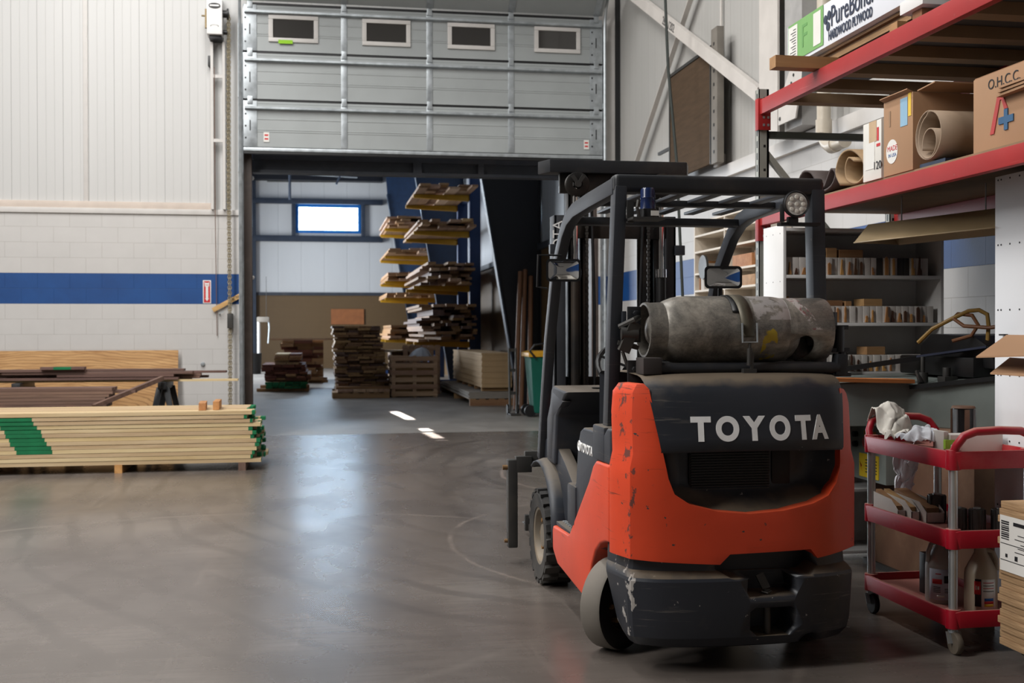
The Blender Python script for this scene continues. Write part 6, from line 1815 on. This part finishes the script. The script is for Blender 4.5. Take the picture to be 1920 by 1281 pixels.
# tall stack in the middle
cross(.35, 1.56, (26.1, 27.5), 0, .09, 'bearer under the tall middle stack of the store room')
z = .091
for kk, n in enumerate((7, 6, 6, 5, 5)):
    z = pile(.38-.02*kk, 1.62-.06*kk, 26.9, z, n, 2.1, .30, .046, [M_RSAWN, M_RSAWN, M_OAK, M_WALNUT], 'rough board in the tall middle stack, %s bundle' % ('lowest', 'second lowest', 'middle', 'second highest', 'highest')[kk], 'boards of the tall middle stack, %s bundle' % ('lowest', 'second lowest', 'middle', 'second highest', 'highest')[kk], jy=.16, jx=.08)
    if kk < 4:
        cross(.45, 1.55-.06*kk, (26.2, 27.6), z, .035, 'thin bearer between bundles of the tall middle stack'); z += .036
tag(board(1.0, .14, .05, (.05, 26.5, z-.30), 0, M_PALE, 'lumber_board'), 'pale board sticking out left from the tall middle stack', 'board') if 0 else None
# pile right of it with pale sheets on top
cross(1.75, 2.6, (28.2, 29.6), 0, .08, 'bearer under the pile with pale sheets on top') if 0 else None
z = pile(1.72, 2.26, 27.6, 0, 12, 1.7, .28, .085, [M_RSAWN, M_OAK, M_RED_W], 'rough board in the pile topped by pale sheets behind the crate', 'boards of the sheet-topped pile', jy=.1)
for k in range(3):
    tag(board(1.4, .74, .012, (1.95+.05*k, 27.4-.1*k, z+.015*k), PI/2+.12*k, M_PALE, 'panel_sheet'), 'pale sheet lying on the pile behind the crate, %s' % ('lowest', 'middle one', 'topmost')[k], 'sheet', 'pale sheets on the pile')
# low pallet load in front of the tall stack
pl = thing('pallet', 'low pallet in front of the tall middle stack, loaded with a few boards', 'pallet', (1.0, 25.4, 0))
def pallet(t_, x0, x1, y0, y1, zt=.13, along='x'):
    n = max(5, int((x1-x0)/.2))
    for k in range(n):
        xa = x0+(x1-x0-.12)*k/(n-1)
        bx('deck_slat', (xa, y0, zt-.02), (xa+.12, y1, zt), M_OAK, t_)
    for k in range(3):
        ya = y0+(y1-y0-.09)*k/2
        bx('stringer', (x0, ya, .0), (x1, ya+.09, zt-.021), M_OAK, t_)
pallet(pl, .32, 1.56, 25.0, 25.85)
pile(.42, 1.54, 25.42, .132, 1, .85, .3, .05, [M_PINK, M_OAK], 'board on the low pallet before the tall stack', 'boards on the low pallet', jy=.03)
tag(board(1.2, .16, .06, (1.0, 25.35, .186), .02, M_RSAWN, 'lumber_board'), 'upper board lying crosswise on the low pallet', 'board')
# slatted crate with film
cr = thing('crate', 'slatted pale wooden crate with plastic film bulging out of its top', 'crate', (2.1, 25.5, 0))
CX0, CX1, CY0, CY1 = 1.62, 2.62, 25.15, 26.15
for x in (CX0, (CX0+CX1)/2-.04, CX1-.08):
    for y in (CY0, CY1-.04): bx('post', (x, y, 0), (x+.08, y+.04, .92), M_PINK, cr)
for k in range(6):
    z = .03+k*.155
    for y in (CY0-.02, CY1): bx('slat', (CX0, y, z), (CX1, y+.02, z+.10), M_PINK, cr)
    for x in (CX0-.02, CX1): bx('slat', (x, CY0, z), (x+.02, CY1, z+.10), M_PINK, cr)
bx('floor_board', (CX0, CY0, .02), (CX1, CY1, .05), M_OAK, cr)
tag(bx('crate_contents', (CX0+.1, CY0+.1, .051), (CX1-.1, CY1-.1, .72), M_RSAWN), 'brown load inside the slatted crate', 'crate load')
t = NT('plastic_film'); t.out((.62, .64, .68), .3); t.b.inputs['Alpha'].default_value = .55; M_FILM = t.m
r_ = random.Random(5)
rows = [[(2.0+.62*u, 25.3+.7*v, 0.80+.30*math.sin(PI*u)*math.sin(PI*v)+.05*math.sin(11*u+5*v)*math.sin(7*v)) for u in [i/14 for i in range(15)]] for v in [j/10 for j in range(11)]]
tag(MB().sheet(rows).build('plastic_film', M_FILM, solid=.004, sm=180), 'crumpled clear plastic film on top of the crate', 'film')
lp = thing('pallet', 'pale pallet standing on edge behind the crate', 'pallet', (2.4, 26.5, 0))
for k in range(6):
    x = 1.96+k*.15
    bx('deck_slat', (x, 26.42, 0), (x+.11, 26.44, 1.14), M_PINK, lp)
for z in (.05, .55, 1.02): bx('stringer', (1.95, 26.44, z), (2.83, 26.52, z+.09), M_PINK, lp)
# stack of tan panels on two pallets
mp = thing('pallet', 'wide pallet carrying grey sheets and the tan panel stack', 'pallet', (3.5, 24.5, 0))
pallet(mp, 2.93, 3.80, 22.0, 27.2, .14)
M_MDF = pm('tan_panel', srgb(196, 164, 122), .7, var=.05)
M_GSH = pm('grey_sheet', srgb(150, 142, 132), .7, var=.08)
z = .142
for k in range(4):
    tag(bx('grey_sheet', (2.90+.02*(k % 2), 21.98+.03*k, z), (3.82, 27.2, z+.03), M_GSH), 'grey sheet under the tan panel stack, %s' % nth(k, 4), 'sheet', 'grey sheets under the panel stack'); z += .031
for y in (22.4, 23.4, 24.4, 25.4, 26.4):
    tag(bx('spacer_block', (3.22, y, z), (3.78, y+.1, z+.075), M_OAK), 'wooden spacer between grey sheets and tan panels', 'spacer', 'spacers under the tan panels')
z += .076
for k in range(18):
    j = .008*math.sin(k*2.1)
    tag(bx('panel_sheet', (3.20+j, 22.25+j, z), (3.80+j, 27.0, z+.0375), M_MDF), 'tan panel in the stack by the near-black column, %s' % (nth(k, 18) if k in (0, 17) else 'one of the middle ones'), 'panel', 'tan panels of the stack'); z += .038
# keep the nearest boards of the piles single, gather the farthest into one
PB = sorted((o for o in COL.objects if o.name.startswith('lumber_board') and o.parent is None), key=lambda o: o.location.y+(2 if o['group'].startswith('boards of the rear') else 0) if 'group' in o else 0)
REST = PB[292:]
if REST:
    jb = bmesh.new(); slots = []
    for o in REST:
        mt = o.data.materials[0]
        if mt not in slots: slots.append(mt)
        M_ = Matrix.Translation(o.location) @ o.rotation_euler.to_matrix().to_4x4()
        t_ = bmesh.new(); t_.from_mesh(o.data); t_.transform(M_)
        vm = [jb.verts.new(v.co) for v in t_.verts]
        for fa in t_.faces:
            nf_ = jb.faces.new([vm[v.index] for v in fa.verts]); nf_.material_index = slots.index(mt)
        t_.free(); bpy.data.objects.remove(o)
    me = bpy.data.meshes.new('lumber_heap'); jb.to_mesh(me); jb.free()
    for mt in slots: me.materials.append(mt)
    fl_ = bpy.data.objects.new('lumber_heap', me); COL.objects.link(fl_)
    tag(fl_, 'rough boards heaped on the farther cantilever rack and the rear left pile', 'lumber', kind='stuff')
# green bin, poles
bn = thing('wheeled_bin', 'green wheeled bin with a yellow lid by the forklift mast', 'bin', (3.82, 19.2, 0))
M_GBIN = pm('bin_green', srgb(14, 104, 88), .5, var=.08)
mb = MB()
A = [mb.v(p) for p in ((3.62, 18.95, .06), (4.02, 18.95, .06), (4.02, 19.35, .06), (3.62, 19.35, .06))]
B = [mb.v(p) for p in ((3.55, 18.85, .98), (4.10, 18.85, .98), (4.10, 19.45, .98), (3.55, 19.45, .98))]
C_ = [mb.v(p) for p in ((3.53, 18.83, 1.02), (4.12, 18.83, 1.02), (4.12, 19.47, 1.02), (3.53, 19.47, 1.02))]
for R1, R2 in ((A, B), (B, C_)):
    for i in range(4): mb.f([R1[i], R1[(i+1) % 4], R2[(i+1) % 4], R2[i]])
mb.f(A[::-1]); mb.f(C_)
mb.build('body', M_GBIN, bn, .02, 3)
MB().prism([(3.50, 1.02), (4.15, 1.02), (4.15, 1.09), (4.05, 1.12), (3.6, 1.12), (3.50, 1.09)], 'y', 18.80, 19.50).build('lid', pm('lid_yellow', srgb(222, 164, 30), .5), bn, .012)
for y in (18.98, 19.32): MB().cyl((3.56, y-.03, .10), (3.56, y+.03, .10), .10, n=18).build('wheel', MAT['blackclean'], bn)
hd = MB(); hd.tube([(3.62, 18.79, 1.0), (3.52, 18.79, 1.12), (3.60, 18.79, 1.22), (3.80, 18.79, 1.25), (4.0, 18.79, 1.22)], .02, 8)
hd.build('handle', MAT['blackclean'], bn)
sk = thing('hand_truck', 'dark hand truck standing left of the green bin', 'hand truck', (3.39, 19.4, 0))
for x in (3.30, 3.42): MB().cyl((x, 19.5, .05), (x-.0, 19.6, 1.16), .02, n=8).build('rail', MAT['iron'], sk)
for z in (.35, .75, 1.1): bx('cross_bar', (3.30, 19.5+z*.09, z), (3.42, 19.54+z*.09, z+.05), MAT['iron'], sk)
bx('toe_plate', (3.27, 19.25, .01), (3.45, 19.52, .03), MAT['iron'], sk)
for x in (3.28, 3.44): MB().cyl((x-.02, 19.58, .09), (x+.02, 19.58, .09), .09, n=16).build('wheel', MAT['blackclean'], sk)
M_TUBE = pm('brown_tube', srgb(122, 84, 58), .6, var=.12)
for k, (xb, xt, h, lab) in enumerate(((3.56, 3.80, 2.58, 'leftmost of the tall brown tubes leaning on the near-black column'), (3.68, 3.90, 2.62, 'middle one of the tall brown tubes leaning on the near-black column'), (3.86, 4.02, 2.50, 'rightmost of the tall brown tubes leaning on the near-black column'))):
    tag(MB().cyl((xb, 20.45+.1*k, .02), (xt, 21.25+.05*k, h), .045, n=16).build('long_tube', M_TUBE), lab, 'tube', 'tall brown tubes')
# far left: pipe lift, bin, far wall bits
ht = thing('lift_post', 'white lift post with hanging hook in the far left corner of the store room', 'lift', (-2.0, 41.0, 0))
MB().cyl((-2.02, 41, 0), (-2.02, 41, 1.86), .055, n=16).build('post', MAT['white'], ht)
bx('arm', (-2.08, 40.9, 1.80), (-1.66, 41.1, 1.98), M_GSH, ht, .02)
MB().tube([(-1.68, 41, 1.85), (-1.66, 41, 1.6), (-1.68, 41, 1.3), (-1.70, 41, 1.05)], .03, 8).build('hook_chain', MAT['steel'], ht)
MB().cyl((-1.76, 41, 1.98), (-1.76, 41, 3.4), .008, n=6).build('cable', MAT['iron'], ht)
tag(MB().lathe([(0, 0), (.24, 0), (.27, .70), (.28, .72), (.25, .72), (.22, .05), (0, .05)], (-2.16, 40.3, 0), n=24).build('waste_bin', MAT['blackclean']), 'black round bin in front of the white lift post', 'bin')
tag(bx('mounted_board', (.55, YF-.06, 1.75), (1.85, YF-.005, 2.36), pm('reddish_board', srgb(150, 92, 52), .7)), 'reddish brown board fixed on the far block wall above the stacks', 'board')
rl = thing('hanging_rail', 'thin pipe rail hung from rods in front of the far window', 'rail', (.1, 43, 7.0))
MB().cyl((-1.8, 43, 7.02), (.75, 43, 7.05), .03, n=8).build('pipe', MAT['iron'], rl)
MB().cyl((-.98, 43, 6.35), (-.98, 43, 8.19), .05, n=8).build('hanger', M_SLATE, rl)
MB().cyl((.72, 43, 6.95), (1.30, 43, 8.19), .04, n=8).build('hanger', M_SLATE, rl)
MB().cyl((-.5, 43, 7.30), (1.5, 43, 7.22), .025, n=8).build('pipe', MAT['steel'], rl)
for z, lab in ((3.62, 'upper of two small white round sensors by the left door jamb'), (2.22, 'lower of two small white round sensors by the left door jamb')):
    s_ = thing('sensor', lab, 'sensor', (-.90, 16.5, z), 0, 'round sensors')
    MB().cyl((-.90, 16.05, z), (-.90, 16.46, z), .012, n=8).build('stalk', M_DGREY, s_)
    MB().lathe([(0, -.035), (.025, -.025), (.035, 0), (.025, .025), (0, .035)], (-.90, 16.47, z), n=14).build('eye', MAT['white'], s_)
